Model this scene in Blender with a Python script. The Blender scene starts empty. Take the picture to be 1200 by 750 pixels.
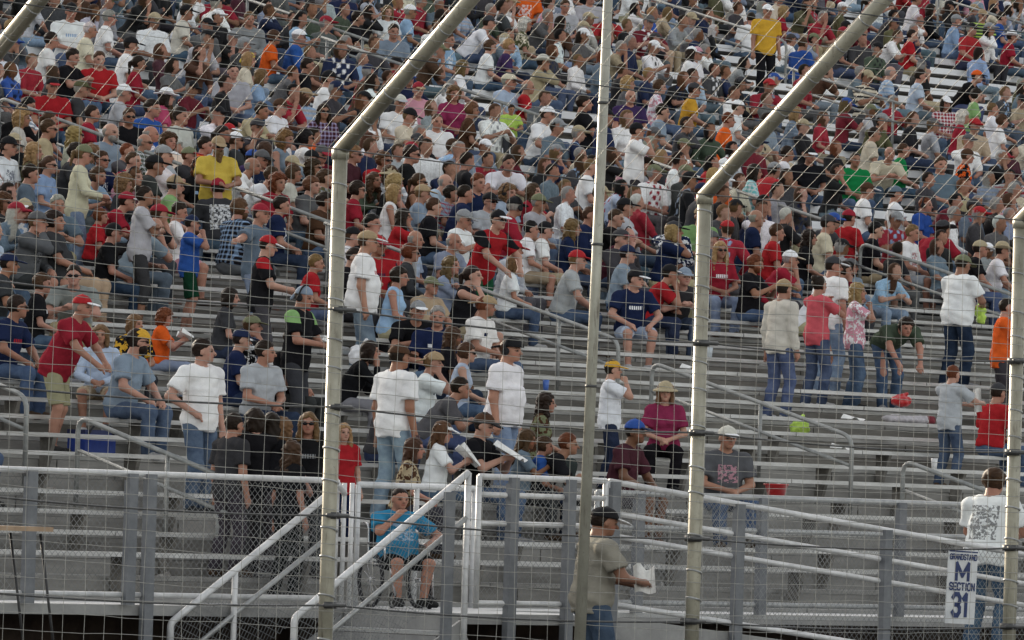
import bpy, math, random
import numpy as np
from mathutils import Matrix, Vector
random.seed(7); rng = np.random.default_rng(7)
sc = bpy.context.scene
COL = sc.collection
R = math.radians

# ------------------------------------------------------------------ camera
TH = R(45.0); FPX = 7500.0; PITCH = math.atan(235/FPX); ROLL = 0.030
CZ = 1.75; D0 = 65.2
CAM = Vector((-math.sin(TH)*D0, -math.cos(TH)*D0, CZ))
fwd = Vector((math.sin(TH)*math.cos(PITCH), math.cos(TH)*math.cos(PITCH), math.sin(PITCH)))
rgt = Vector((math.cos(TH), -math.sin(TH), 0)); up = rgt.cross(fwd)
rgt2 = rgt*math.cos(ROLL) + up*math.sin(ROLL); up2 = up*math.cos(ROLL) - rgt*math.sin(ROLL)
cam = bpy.data.objects.new('camera', bpy.data.cameras.new('camera'))
cam.data.sensor_width = 36; cam.data.lens = FPX/1200*36; cam.data.clip_end = 4000; cam.data.clip_start = 1
M = Matrix((( rgt2.x, up2.x, -fwd.x, CAM.x), (rgt2.y, up2.y, -fwd.y, CAM.y), (rgt2.z, up2.z, -fwd.z, CAM.z), (0,0,0,1)))
cam.matrix_world = M
COL.objects.link(cam); sc.camera = cam
def ray(px, py): return fwd + rgt2*((px-600)/FPX) + up2*((375-py)/FPX)
def proj(p):
    d = Vector(p)-CAM; z = d.dot(fwd)
    return 600+FPX*d.dot(rgt2)/z, 375-FPX*d.dot(up2)/z, z
def atY(px, py, Y):                                   # the point of the vertical plane Y seen at a place of the photo
    r = ray(px, py); t = (Y-CAM.y)/r.y
    return CAM + r*t
def atPlane(px, py, z0, rho):                         # z = z0 + rho*Y
    r = ray(px, py); t = (z0 + rho*CAM.y - CAM.z)/(r.z - rho*r.y)
    return CAM + r*t

# ------------------------------------------------------------------ helpers
def tag(o, label=None, cat=None, group=None, kind=None):
    if label: o['label'] = label
    if cat: o['category'] = cat
    if group: o['group'] = group
    if kind: o['kind'] = kind
    return o
def empty(name, loc=(0,0,0), rz=0, label=None, cat=None, group=None, kind=None):
    o = bpy.data.objects.new(name, None); COL.objects.link(o); o.location = loc; o.rotation_euler = (0,0,rz)
    o.empty_display_size = .1
    return tag(o, label, cat, group, kind)
class MB:
    def __init__(s): s.v = []; s.f = []
    def add(s, vs, fs):
        n = len(s.v); s.v += [tuple(v) for v in vs]; s.f += [tuple(i+n for i in f) for f in fs]
    def box(s, lo, hi):
        x0,y0,z0 = lo; x1,y1,z1 = hi
        s.add([(x0,y0,z0),(x1,y0,z0),(x1,y1,z0),(x0,y1,z0),(x0,y0,z1),(x1,y0,z1),(x1,y1,z1),(x0,y1,z1)],
              [(0,3,2,1),(4,5,6,7),(0,1,5,4),(1,2,6,5),(2,3,7,6),(3,0,4,7)])
    def bar(s, a, b, w, d, side=None):                # rectangular bar from a to b
        a = Vector(a); b = Vector(b); t = (b-a).normalized()
        u = Vector(side) if side else (Vector((0,0,1)) if abs(t.z) < .9 else Vector((1,0,0)))
        u = (u - t*u.dot(t)).normalized(); v = t.cross(u)
        vs = [p + u*(i*w/2) + v*(j*d/2) for p in (a,b) for i,j in ((-1,-1),(1,-1),(1,1),(-1,1))]
        s.add(vs, [(0,1,2,3),(7,6,5,4),(0,4,5,1),(1,5,6,2),(2,6,7,3),(3,7,4,0)])
    def tube(s, pts, r, n=8, caps=True, radii=None):
        pts = [Vector(p) for p in pts]; m = len(pts); vs = []
        t0 = (pts[1]-pts[0]).normalized(); u = Vector((0,0,1)) if abs(t0.z) < .9 else Vector((1,0,0))
        for i, p in enumerate(pts):
            t = (pts[min(i+1,m-1)] - pts[max(i-1,0)]).normalized()
            u = (u - t*u.dot(t)).normalized(); w = t.cross(u); rr = radii[i] if radii else r
            for k in range(n):
                a = 2*math.pi*k/n; vs.append(p + u*(math.cos(a)*rr) + w*(math.sin(a)*rr))
        fs = [(i*n+k, i*n+(k+1)%n, (i+1)*n+(k+1)%n, (i+1)*n+k) for i in range(m-1) for k in range(n)]
        if caps: fs += [tuple(range(n))[::-1], tuple((m-1)*n+k for k in range(n))]
        s.add(vs, fs)
    def build(s, name, m, parent=None, smooth=False):
        me = bpy.data.meshes.new(name); me.from_pydata(s.v, [], s.f); me.update()
        if smooth: me.polygons.foreach_set('use_smooth', [True]*len(me.polygons))
        me.materials.append(m)
        o = bpy.data.objects.new(name, me); COL.objects.link(o)
        if parent: o.parent = parent
        return o
def bend(pts, rad, n=5):                              # rounds the inner corners of a polyline
    pts = [Vector(p) for p in pts]; out = [pts[0]]
    for i in range(1, len(pts)-1):
        a, b, c = pts[i-1], pts[i], pts[i+1]
        r1 = min(rad, (a-b).length*.48, (c-b).length*.48)
        p = b + (a-b).normalized()*r1; q = b + (c-b).normalized()*r1
        for k in range(n+1):
            t = k/n; out.append(p*(1-t)**2 + b*2*t*(1-t) + q*t*t)
    out.append(pts[-1]); return out

# ------------------------------------------------------------------ materials
def nt(name):
    m = bpy.data.materials.new(name); m.use_nodes = True; t = m.node_tree; b = t.nodes['Principled BSDF']
    return m, t, b
def node(t, typ, **kw):
    n = t.nodes.new(typ)
    for k, v in kw.items():
        if k.startswith('i_'):
            key = k[2:]; key = int(key) if key.isdigit() else key.replace('_',' ')
            n.inputs[key].default_value = v
        else: setattr(n, k, v)
    return n
def mixc(t, fac, a, b, blend='MIX'):
    n = t.nodes.new('ShaderNodeMix'); n.data_type = 'RGBA'; n.blend_type = blend
    for sock, v in ((n.inputs[0], fac), (n.inputs[6], a), (n.inputs[7], b)):
        if hasattr(v, 'is_linked'): t.links.new(v, sock)
        else: sock.default_value = v if not isinstance(v, tuple) or len(v) == 4 else (*v, 1)
    return n.outputs[2]
def mathn(t, op, a, b=None, c=None, clamp=False):
    n = t.nodes.new('ShaderNodeMath'); n.operation = op; n.use_clamp = clamp
    for i, v in enumerate((a, b, c)):
        if v is None: continue
        if hasattr(v, 'is_linked'): t.links.new(v, n.inputs[i])
        else: n.inputs[i].default_value = v
    return n.outputs[0]
def noise(t, scale, detail=3, rough=.6, vec=None):
    n = node(t, 'ShaderNodeTexNoise', i_Scale=scale, i_Detail=detail, i_Roughness=rough)
    if vec is not None: t.links.new(vec, n.inputs['Vector'])
    return n.outputs[0]
def ramp(t, fac, stops):
    n = t.nodes.new('ShaderNodeValToRGB'); e = n.color_ramp.elements
    while len(e) < len(stops): e.new(.5)
    for el, (p, c) in zip(e, stops): el.position = p; el.color = (*c, 1) if len(c) == 3 else c
    t.links.new(fac, n.inputs[0]); return n.outputs[0]
def bump(t, b, h, strength=.3, dist=.01):
    n = node(t, 'ShaderNodeBump', i_Strength=strength, i_Distance=dist)
    t.links.new(h, n.inputs['Height']); t.links.new(n.outputs[0], b.inputs['Normal'])
def surf(name, c0, c1, scale, rough=.6, metal=0., bs=.2, bd=.005, streak=None, detail=5):
    m, t, b = nt(name)
    g = t.nodes.new('ShaderNodeNewGeometry').outputs['Position']
    if streak:
        mp = node(t, 'ShaderNodeMapping'); mp.inputs['Scale'].default_value = streak
        t.links.new(g, mp.inputs['Vector']); g = mp.outputs[0]
    n = noise(t, scale, detail, .65, g)
    c = ramp(t, n, [(.3, c0), (.7, c1)]); t.links.new(c, b.inputs['Base Color'])
    b.inputs['Roughness'].default_value = rough; b.inputs['Metallic'].default_value = metal
    if bs: bump(t, b, n, bs, bd)
    return m
MAT = {}
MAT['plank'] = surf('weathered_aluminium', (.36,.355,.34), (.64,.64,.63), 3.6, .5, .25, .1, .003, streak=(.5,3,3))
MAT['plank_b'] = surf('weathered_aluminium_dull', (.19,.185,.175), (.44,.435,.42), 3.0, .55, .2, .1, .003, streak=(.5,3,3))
MAT['plank_white'] = surf('white_bench_paint', (.80,.81,.82), (.88,.89,.90), 2.2, .5, 0, .05, .002, streak=(.5,3,3))
MAT['riser'] = surf('stained_shaded_riser_board', (.06,.056,.048), (.25,.235,.21), 1.6, .8, 0, .1, .004, streak=(.35,2,2.5))  # stains, plus a base colour darkened to paint in the under-seat shade
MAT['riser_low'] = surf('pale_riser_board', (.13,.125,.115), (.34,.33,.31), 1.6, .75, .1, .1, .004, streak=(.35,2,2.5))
MAT['steel_dark'] = surf('dark_steel', (.07,.07,.065), (.14,.14,.13), 6, .7, .2, .1)
MAT['galv'] = surf('galvanised_pipe', (.28,.285,.285), (.44,.45,.45), 9, .45, .35, .06, .002)
MAT['galv_rail'] = surf('galvanised_rail_dull', (.20,.205,.20), (.34,.35,.34), 9, .5, .35, .06, .002)
MAT['white_rail'] = surf('pale_pipe_paint', (.46,.465,.47), (.76,.76,.76), 5, .5, .15, .12, .003, detail=8)
MAT['grey_post'] = surf('blue_grey_post', (.13,.14,.155), (.21,.22,.235), 6, .6, .2, .1, .003)
def post_paint(name, c0, c1):
    m, t, b = nt(name); g = t.nodes.new('ShaderNodeNewGeometry').outputs['Position']
    mp = node(t, 'ShaderNodeMapping'); mp.inputs['Scale'].default_value = (9,9,1.1); t.links.new(g, mp.inputs['Vector'])
    base = ramp(t, noise(t, 4, 8, .65, g), [(.3,c0),(.7,c1)]); run = noise(t, 2.4, 7, .7, mp.outputs[0])
    c = mixc(t, mathn(t,'MULTIPLY', mathn(t,'SUBTRACT', run, .56, clamp=True), 4.5, clamp=True), base, (.085,.060,.040,1))
    c = mixc(t, mathn(t,'MULTIPLY', mathn(t,'SUBTRACT', noise(t, 22, 5, .7, g), .62, clamp=True), 5, clamp=True), c, (.06,.055,.05,1))
    t.links.new(c, b.inputs['Base Color']); b.inputs['Metallic'].default_value = .3
    t.links.new(ramp(t, run, [(.3,(.32,)*3),(.7,(.6,)*3)]), b.inputs['Roughness']); bump(t, b, noise(t, 30, 5, .7, g), .2, .004); return m
MAT['post'] = post_paint('fence_post_paint', (.25,.235,.18), (.40,.38,.305))
MAT['wire'] = surf('fence_wire', (.28,.27,.245), (.46,.45,.41), 12, .5, .3, 0)
MAT['cable'] = surf('dark_cable', (.05,.05,.05), (.11,.11,.11), 14, .5, .3, 0)
MAT['link'] = surf('chain_link_wire', (.15,.155,.16), (.30,.305,.31), 9, .45, .3, 0)
MAT['fascia'] = surf('fascia_metal', (.24,.24,.24), (.36,.36,.35), 4, .6, .2, .1)
MAT['under'] = surf('dark_brown_board', (.035,.024,.020), (.10,.07,.055), 4, .9, 0, .1)
MAT['asphalt'] = surf('apron_asphalt', (.04,.04,.04), (.07,.068,.065), 14, .9, 0, .3, .01)
MAT['concrete'] = surf('grey_concrete', (.25,.25,.24), (.36,.355,.34), 3, .85, 0, .15, .01)
MAT['tread'] = surf('grating_tread', (.34,.35,.35), (.5,.5,.5), 60, .5, .3, .4, .006)
MAT['wood'] = surf('pale_board', (.28,.19,.12), (.42,.30,.20), 8, .6, 0, .1)

def plain(name, c, rough=.6, metal=0., var=.15):
    return surf(name, tuple(x*(1-var) for x in c), tuple(min(1,x*(1+var)) for x in c), 18, rough, metal, .05, .002)
# ------------------------------------------------------------------ figures: implicit bodies turned into meshes
def surfnet(F, org, h):
    ins = F < 0
    nx, ny, nz = F.shape
    cx, cy, cz = nx-1, ny-1, nz-1
    cnt = np.zeros((cx,cy,cz), np.int8)
    for i in (0,1):
        for j in (0,1):
            for k in (0,1): cnt += ins[i:i+cx, j:j+cy, k:k+cz]
    act = (cnt > 0) & (cnt < 8)
    idx = np.full((cx,cy,cz), -1, np.int32); A = np.argwhere(act); idx[act] = np.arange(len(A))
    a0, a1, a2 = A.T
    S = np.zeros((len(A),3), np.float32); N = np.zeros(len(A), np.float32)
    for ax in range(3):
        for u in (0,1):
            for v in (0,1):
                o = [0,0,0]; oth = [q for q in range(3) if q != ax]; o[oth[0]] = u; o[oth[1]] = v
                e = list(o); e[ax] = 1
                f0 = F[a0+o[0], a1+o[1], a2+o[2]]; f1 = F[a0+e[0], a1+e[1], a2+e[2]]
                m = (f0 < 0) != (f1 < 0)
                t = np.where(m, f0/np.where(m, f0-f1, 1), 0)
                p = np.zeros((len(A),3), np.float32); p[:,0] = o[0]; p[:,1] = o[1]; p[:,2] = o[2]; p[:,ax] = t
                S += p*m[:,None]; N += m
    V = (A + S/np.maximum(N,1)[:,None])*h + org
    Q = []
    for ax in range(3):
        b, c = [q for q in range(3) if q != ax]
        sl0 = [slice(None)]*3; sl1 = [slice(None)]*3
        sl0[ax] = slice(0,-1); sl1[ax] = slice(1,None)
        cr = ins[tuple(sl0)] != ins[tuple(sl1)]
        E = np.argwhere(cr)
        E = E[(E[:,b] > 0) & (E[:,c] > 0) & (E[:,b] < F.shape[b]-1) & (E[:,c] < F.shape[c]-1)]
        if not len(E): continue
        def g(db, dc):
            X = E.copy(); X[:,b] -= db; X[:,c] -= dc; return idx[X[:,0], X[:,1], X[:,2]]
        q = np.stack([g(1,1), g(0,1), g(0,0), g(1,0)], 1)
        flip = ins[E[:,0],E[:,1],E[:,2]]
        if ax == 1: flip = ~flip
        q[~flip] = q[~flip][:,::-1]
        Q.append(q)
    Q = np.concatenate(Q); Q = Q[(Q >= 0).all(1)]
    return V.astype(np.float32), Q

class Field:
    def __init__(s, lo, hi, h):
        s.h = h; s.lo = np.array(lo, np.float32); n = np.ceil((np.array(hi)-s.lo)/h).astype(int)+1
        s.ax = [s.lo[i] + h*np.arange(n[i], dtype=np.float32) for i in range(3)]
        s.F = np.full(tuple(n), .5, np.float32); s.L = np.zeros(tuple(n), np.int8)
    def slc(s, lo, hi):
        r = []
        for i in range(3):
            a = int(max(0, math.floor((lo[i]-s.lo[i])/s.h))); b = int(min(s.F.shape[i], math.ceil((hi[i]-s.lo[i])/s.h)+1))
            if b <= a: return None
            r.append(slice(a,b))
        return tuple(r)
    def put(s, sl, D, k, lab=None, op='u'):
        f = s.F[sl]
        if op == 'u':
            if lab is not None:
                l = s.L[sl]; l[D < f] = lab
            if k > 0:
                hh = np.maximum(k-np.abs(f-D),0)/k; s.F[sl] = np.minimum(f,D) - hh*hh*k*.25
            else: s.F[sl] = np.minimum(f,D)
        elif op == 'sub': s.F[sl] = np.maximum(f, -D)
        elif op == 'int': s.F[sl] = np.maximum(f, D)
    def grid(s, sl): return s.ax[0][sl[0]][:,None,None], s.ax[1][sl[1]][None,:,None], s.ax[2][sl[2]][None,None,:]
    def cap(s, a, b, ra, rb, k=.02, lab=None, op='u', cut=False):
        a = np.array(a, np.float32); b = np.array(b, np.float32); m = max(ra,rb)+k+s.h*2
        sl = s.slc(np.minimum(a,b)-m, np.maximum(a,b)+m)
        if sl is None: return
        X,Y,Z = s.grid(sl); d = b-a; L2 = float(d@d)+1e-9
        tt = ((X-a[0])*d[0]+(Y-a[1])*d[1]+(Z-a[2])*d[2])/L2; t = np.clip(tt,0,1)
        D = np.sqrt((X-a[0]-t*d[0])**2+(Y-a[1]-t*d[1])**2+(Z-a[2]-t*d[2])**2) - (ra+(rb-ra)*t)
        if cut: D = np.maximum(D, (tt-1)*math.sqrt(L2))
        s.put(sl, D, k, lab, op)
    def ell(s, c, r, Rm=None, k=.02, lab=None, op='u', clip=None):
        c = np.array(c, np.float32); m = max(r)+k+s.h*2; sl = s.slc(c-m, c+m)
        if sl is None: return
        X,Y,Z = s.grid(sl); X = X-c[0]; Y = Y-c[1]; Z = Z-c[2]
        if Rm is not None:
            x = X*Rm[0,0]+Y*Rm[1,0]+Z*Rm[2,0]; y = X*Rm[0,1]+Y*Rm[1,1]+Z*Rm[2,1]; z = X*Rm[0,2]+Y*Rm[1,2]+Z*Rm[2,2]
        else: x,y,z = X+0*Y+0*Z, Y+0*X+0*Z, Z+0*X+0*Y
        k0 = np.sqrt((x/r[0])**2+(y/r[1])**2+(z/r[2])**2)+1e-6
        k1 = np.sqrt((x/r[0]**2)**2+(y/r[1]**2)**2+(z/r[2]**2)**2)+1e-6
        D = k0*(k0-1)/k1
        if clip is not None: D = np.maximum(D, clip(x,y,z))
        s.put(sl, D, k, lab, op)
    def ecyl(s, c, rx, ry, z0, z1, Rm, k=.02, flare=0., lab=None):
        c = np.array(c, np.float32); m = max(rx,ry,abs(z0),abs(z1))+k+.06; sl = s.slc(c-m, c+m)
        X,Y,Z = s.grid(sl); X = X-c[0]; Y = Y-c[1]; Z = Z-c[2]
        x = X*Rm[0,0]+Y*Rm[1,0]+Z*Rm[2,0]; y = X*Rm[0,1]+Y*Rm[1,1]+Z*Rm[2,1]; z = X*Rm[0,2]+Y*Rm[1,2]+Z*Rm[2,2]
        f = 1+flare*(z1-z); D = (np.sqrt((x/(rx*f))**2+(y/(ry*f))**2)-1)*min(rx,ry); D = np.maximum(D, np.maximum(z0-z, z-z1))
        s.put(sl, D, k, lab)
    def all(s): return np.meshgrid(*s.ax, indexing='ij', sparse=True)
    def mesh(s): return surfnet(s.F, s.lo, s.h)

def rotz(a): c,s = math.cos(a),math.sin(a); return np.array([[c,-s,0],[s,c,0],[0,0,1]])
def rotx(a): c,s = math.cos(a),math.sin(a); return np.array([[1,0,0],[0,c,-s],[0,s,c]])
def roty(a): c,s = math.cos(a),math.sin(a); return np.array([[c,0,s],[0,1,0],[-s,0,c]])
def ik(a, t, l1, l2, pole):
    a = np.array(a,float); t = np.array(t,float); d = t-a; L = np.linalg.norm(d)
    if L > l1+l2-.004: t = a+d/L*(l1+l2-.004); d = t-a; L = l1+l2-.004
    u = d/L; x = (l1*l1-l2*l2+L*L)/(2*L); hgt = math.sqrt(max(l1*l1-x*x,1e-5))
    p = np.array(pole,float); p = p-u*(p@u); p /= np.linalg.norm(p)+1e-9
    return a+u*x+p*hgt, t

# pose: kind, lean, (left wrist, pole), (right wrist, pole), head pitch; wrists are in the body's own axes (x to its right, y forward)
POSES = {
 'lap':    ('sit', 8,  ((-.05,.27,.64),(-1,-.6,-.3)), ((.06,.29,.65),(1,-.6,-.3)), -4),
 'knees':  ('sit', 14, ((-.15,.36,.62),(-1,-.4,-.2)), ((.15,.36,.62),(1,-.4,-.2)), -2),
 'elbows': ('sit', 36, ((-.03,.50,.74),(-1,.1,-.8)), ((.04,.50,.74),(1,.1,-.8)), -2),
 'crossed':('sit', 2,  ((.11,.22,.93),(-1,.2,-.6)), ((-.11,.24,.90),(1,.2,-.6)), 0),
 'mouth':  ('sit', 12, ((-.06,.30,.64),(-1,-.6,-.3)), ((.06,.24,1.07),(.8,.3,-1)), 0),
 'chin':   ('sit', 30, ((-.06,.42,.66),(-1,-.2,-.3)), ((.05,.42,.96),(.5,.3,-1)), -4),
 'hold':   ('sit', 6,  ((-.08,.34,.86),(-1,-.2,-.8)), ((.08,.34,.88),(1,-.2,-.8)), -14),
 'back':   ('sit', -10,((-.30,-.10,.55),(-1,-.5,.2)), ((.10,.26,.66),(1,-.6,-.3)), 2),
 'camera': ('sit', 4,  ((-.05,.26,1.13),(-1,.1,-1)), ((.06,.26,1.13),(1,.1,-1)), 0),
 'wheel':  ('sit', 2,  ((-.24,.26,.74),(-1,-.5,-.2)), ((.10,.20,1.02),(1,.2,-1)), -6),
 'down':   ('std', 2,  ((-.25,.03,.84),(-.3,-1,0)), ((.25,.05,.84),(.3,-1,0)), -3),
 'hips':   ('std', 0,  ((-.19,.06,1.03),(-1,-.7,0)), ((.19,.06,1.03),(1,-.7,0)), 0),
 'onehip': ('std', 0,  ((-.25,.04,.84),(-.3,-1,0)), ((.18,.10,1.03),(1,-.6,0)), 0),
 'fold':   ('std', 2,  ((.11,.22,1.24),(-1,.2,-.7)), ((-.11,.24,1.21),(1,.2,-.7)), 0),
 'carry':  ('std', 4,  ((-.09,.32,1.10),(-1,-.4,-.8)), ((.09,.32,1.12),(1,-.4,-.8)), -12),
 'point':  ('std', 2,  ((-.20,.10,.90),(-.4,-1,0)), ((.70,.10,1.28),(.2,-.6,-1)), 0),
 'reach':  ('std', 2,  ((-.16,.46,1.22),(-1,0,-.8)), ((.14,.46,1.24),(1,0,-.8)), -2),
 'pray':   ('std', 0,  ((-.03,.20,1.42),(-1,.4,-1)), ((.04,.20,1.42),(1,.4,-1)), 0),
 'smoke':  ('std', 0,  ((-.22,.06,.86),(-.4,-1,0)), ((.05,.20,1.47),(.8,.4,-1)), 0),
 'bent':   ('std', 74, ((-.14,.62,.62),(-1,0,.2)), ((.16,.66,.60),(1,0,.2)), -20),
 'rail':   ('std', 24, ((-.20,.46,1.0),(-1,-.4,0)), ((.12,.52,.98),(1,-.4,0)), -2),
}
def skeleton(pose, sex, hy):
    kind, lean, LW, RW, hp = POSES[pose]
    sh = .185 if sex == 'm' else .162
    J = {'kind': kind}
    P = np.array([0,0,.95]) if kind == 'std' else np.array([0,0,.535])
    if kind == 'std' and lean > 40: P = np.array([0,-.16,.93])
    Rt = rotx(-R(lean))
    J['P'] = P; J['Rt'] = Rt
    q = lambda x,y,z: P + Rt@np.array([x,y,z])
    J['q'] = q; J['neck'] = q(0,-.015,.535)
    J['shl'] = q(-sh,0,.458); J['shr'] = q(sh,0,.458)
    Hc = q(0,.0,.575) + np.array([0,.035+.045*math.sin(R(max(lean,0))),.105 if lean < 50 else .02])
    J['H'] = Hc; J['Rh'] = rotz(R(hy))@rotx(R(hp))
    for s, w, nm in ((-1,LW,'l'),(1,RW,'r')):
        e, t = ik(J['sh'+nm], w[0], .285, .255, w[1]); J['el'+nm] = e; J['wr'+nm] = t
        hip = P + np.array([s*.088,0,-.02])
        if kind == 'sit':
            an = np.array([s*(.13+.02*s), .40, .085]); kn, an = ik(hip, an, .43, .415, (s*.25,1,1.2))
            fd = np.array([s*.25,1,0])
        else:
            an = np.array([s*.105, -.02+.05*s, .085]); kn, an = ik(hip, an, .435, .425, (s*.1,1,0)); fd = np.array([s*.3,1,0])
        J['hip'+nm] = hip; J['kn'+nm] = kn; J['an'+nm] = an; J['ft'+nm] = an + fd/np.linalg.norm(fd)*.15 + np.array([0,0,-.045])
    return J
def bounds(J, pad=.16):
    pts = np.array([J[k] for k in ('P','neck','H','shl','shr','ell','elr','wrl','wrr','knl','knr','anl','anr','ftl','ftr')])
    lo = pts.min(0)-pad; hi = pts.max(0)+pad; lo[2] = max(lo[2], -.06); return lo, hi
def put_head(F, J, lab=None, fine=True):
    H, Rh = J['H'], J['Rh']; g = lambda x,y,z: H+Rh@np.array([x,y,z])
    F.cap(J['neck']+[0,0,-.03], g(0,-.022,-.055), .062, .052, .02, lab)
    F.ell(g(0,-.012,.022), (.074,.093,.098), Rh, .01, lab)
    F.ell(g(0,.028,-.042), (.055,.060,.068), Rh, .03, lab)
    if fine:
        F.cap(g(0,.088,.004), g(0,.106,-.026), .008, .015, .010, lab)
        F.ell(g(0,.066,-.088), (.028,.022,.018), Rh, .02, lab)
        F.ell(g(0,.080,-.056), (.024,.012,.010), Rh, .008, lab)
        F.cap(g(-.04,.078,.022), g(.04,.078,.022), .010, .010, .012, lab)
        for s in (-1,1): F.ell(g(s*.076,-.008,-.012), (.011,.020,.031), Rh, .004, lab)
def hand_dir(J, nm):
    d = J['wr'+nm]-J['el'+nm]; return d/np.linalg.norm(d)
def put_arms(F, J, k=.015, lab=None, fine=True, sex='m'):
    f = 1. if sex == 'm' else .84
    for s, nm in ((-1,'l'),(1,'r')):
        F.cap(J['sh'+nm], J['el'+nm], .056*f, .043*f, k, lab); F.cap(J['el'+nm], J['wr'+nm], .043*f, .028*f, k, lab)
        d = hand_dir(J, nm); w = J['wr'+nm]
        nrm = np.cross(d, [0,0,1.]); nrm = nrm/(np.linalg.norm(nrm)+1e-9); side = nrm; dn = np.cross(side, d); dn = dn if dn[2] < 0 else -dn
        if not fine:
            F.cap(w, w+d*.10, .032, .030, .01, lab); continue
        F.cap(w, w+d*.07, .028, .036, .012, lab)
        for i, (o, L) in enumerate(((-.030,.060),(-.010,.072),(.011,.066),(.030,.050))):
            b = w+d*.075+side*o; m = b+d*L*.55+dn*.008; F.cap(b, m, .0105, .0098, 0, lab); F.cap(m, m+d*L*.35+dn*.022, .0098, .0085, 0, lab)
        th = w+d*.025+side*s*-.026; F.cap(th, th+d*.035-side*s*.022+dn*.01, .013, .011, .004, lab)
        F.cap(th+d*.035-side*s*.022+dn*.01, th+d*.062-side*s*.022+dn*.02, .011, .009, 0, lab)
def put_torso(F, J, inf=0., k=.05, lab=None, sex='m', fat=0.):
    q, Rt = J['q'], J['Rt']
    if sex == 'm': ch, be, pe, w = (.158,.112,.17), (.142+fat,.112+fat,.15), (.160+fat*.6,.120+fat*.6,.115), .060
    else: ch, be, pe, w = (.138,.100,.16), (.122+fat,.098+fat,.15), (.168+fat*.6,.122+fat*.6,.115), .050
    F.ell(q(0,.0,.36), tuple(x+inf for x in ch), Rt, k, lab)
    F.ell(q(0,.012+fat*.5,.17), tuple(x+inf for x in be), Rt, k, lab)
    F.ell(q(0,-.005,.03), tuple(x+inf for x in pe), Rt, k, lab)
    F.cap(J['shl'], J['shr'], w+inf, w+inf, k, lab)
    F.cap(q(-.08,-.01,.492), q(.08,-.01,.492), .045+inf, .045+inf, .05, lab)
    if sex == 'f':
        for s in (-1,1): F.ell(q(s*.062,.085,.335), (.058+inf*.5,.052+inf*.5,.06+inf*.5), Rt, .03, lab)
def put_legs(F, J, k=.02, lab=None, inf=0.):
    for nm in 'lr':
        F.cap(J['hip'+nm], J['kn'+nm], .084+inf, .056+inf, k, lab)
        m = J['kn'+nm]*.65+J['an'+nm]*.35 + np.array([0,-.012,0])
        F.cap(J['kn'+nm], m, .054+inf, .052+inf, k, lab); F.cap(m, J['an'+nm], .052+inf, .036+inf, k, lab)
def body_mesh(pose, sex, hy, h, fine=True):
    J = skeleton(pose, sex, hy); lo, hi = bounds(J); F = Field(lo, hi, h)
    put_torso(F, J, 0, .05, None, sex); put_legs(F, J); put_arms(F, J, .02, None, fine, sex); put_head(F, J, None, fine)
    for nm in 'lr':
        F.cap(J['an'+nm], J['ft'+nm], .036, .030, .02)
    V, Q = F.mesh(); return J, V, Q
def wrinkle(F, amp, J):
    X,Y,Z = F.all(); k = 1.
    n = (np.sin(31*X+9*Z+3*np.sin(23*Y))*np.sin(27*Z-14*Y+2*np.sin(19*X)) + .6*np.sin(55*Z+21*X+17*Y))
    F.F += (amp*n).astype(np.float32)
def shirt_mesh(pose, sex, typ, h, fat):
    J = skeleton(pose, sex, 0); lo, hi = bounds(J); F = Field(lo, hi, h)
    put_torso(F, J, .016, .05, None, sex, fat)
    q, P, Rt = J['q'], J['P'], J['Rt']
    f = 1. if sex == 'm' else .86
    # the shirt hangs straight from the chest
    w_ = (.166 if sex=='m' else .150)+fat*.6; dp = (.128 if sex=='m' else .116)+fat*.7
    if J['kind'] == 'std': F.ecyl(q(0,.003+fat*.3,0), w_, dp, -.17, .30, Rt, .05, .18 if sex=='f' else .06)
    else: F.ecyl(q(0,.003+fat*.3,0), w_, dp, -.02, .30, Rt, .06, .1)
    F.ell(q(0,-.002,.02), (.172+fat*.6,.134+fat*.6,.15), Rt, .05)
    if typ == 'tank': F.cap(J['shl']*.8+J['shr']*.2, J['shr']*.8+J['shl']*.2, .07, .07, .03)
    for nm in 'lr':
        s, e, w = J['sh'+nm], J['el'+nm], J['wr'+nm]
        if typ == 'tank': pass
        elif typ == 'long': F.cap(s, e, .074*f, .060*f, .03); F.cap(e, e+(w-e)*.96, .060*f, .045*f, .02, cut=True)
        else: F.cap(s, s+(e-s)*.72, .074*f, .082*f, .03, cut=True)
    wrinkle(F, .0042, J)
    X,Y,Z = F.all(); d0 = -P
    zt = (X+d0[0])*Rt[0,2]+(Y+d0[1])*Rt[1,2]+(Z+d0[2])*Rt[2,2]
    yt = (X+d0[0])*Rt[0,1]+(Y+d0[1])*Rt[1,1]+(Z+d0[2])*Rt[2,1]
    hem = (-.115 if J['kind'] == 'std' else .0) if typ != 'tank' else -.05
    F.F = np.maximum(F.F, hem + .008*np.sin(30*X) - zt).astype(np.float32)
    n = J['neck'] + Rt@np.array([0,.022,.055])
    F.ell(n, (.075 if sex=='m' else .088,.088 if typ != 'tank' else .11,.085), Rt, 0, None, 'sub')
    if typ == 'tank':
        for s in (-1,1): F.ell(q(s*.205,0,.42), (.062,.13,.14), Rt, 0, None, 'sub')
    V, Q = F.mesh(); tc = (V-P)@Rt
    return V, Q, tc
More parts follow.
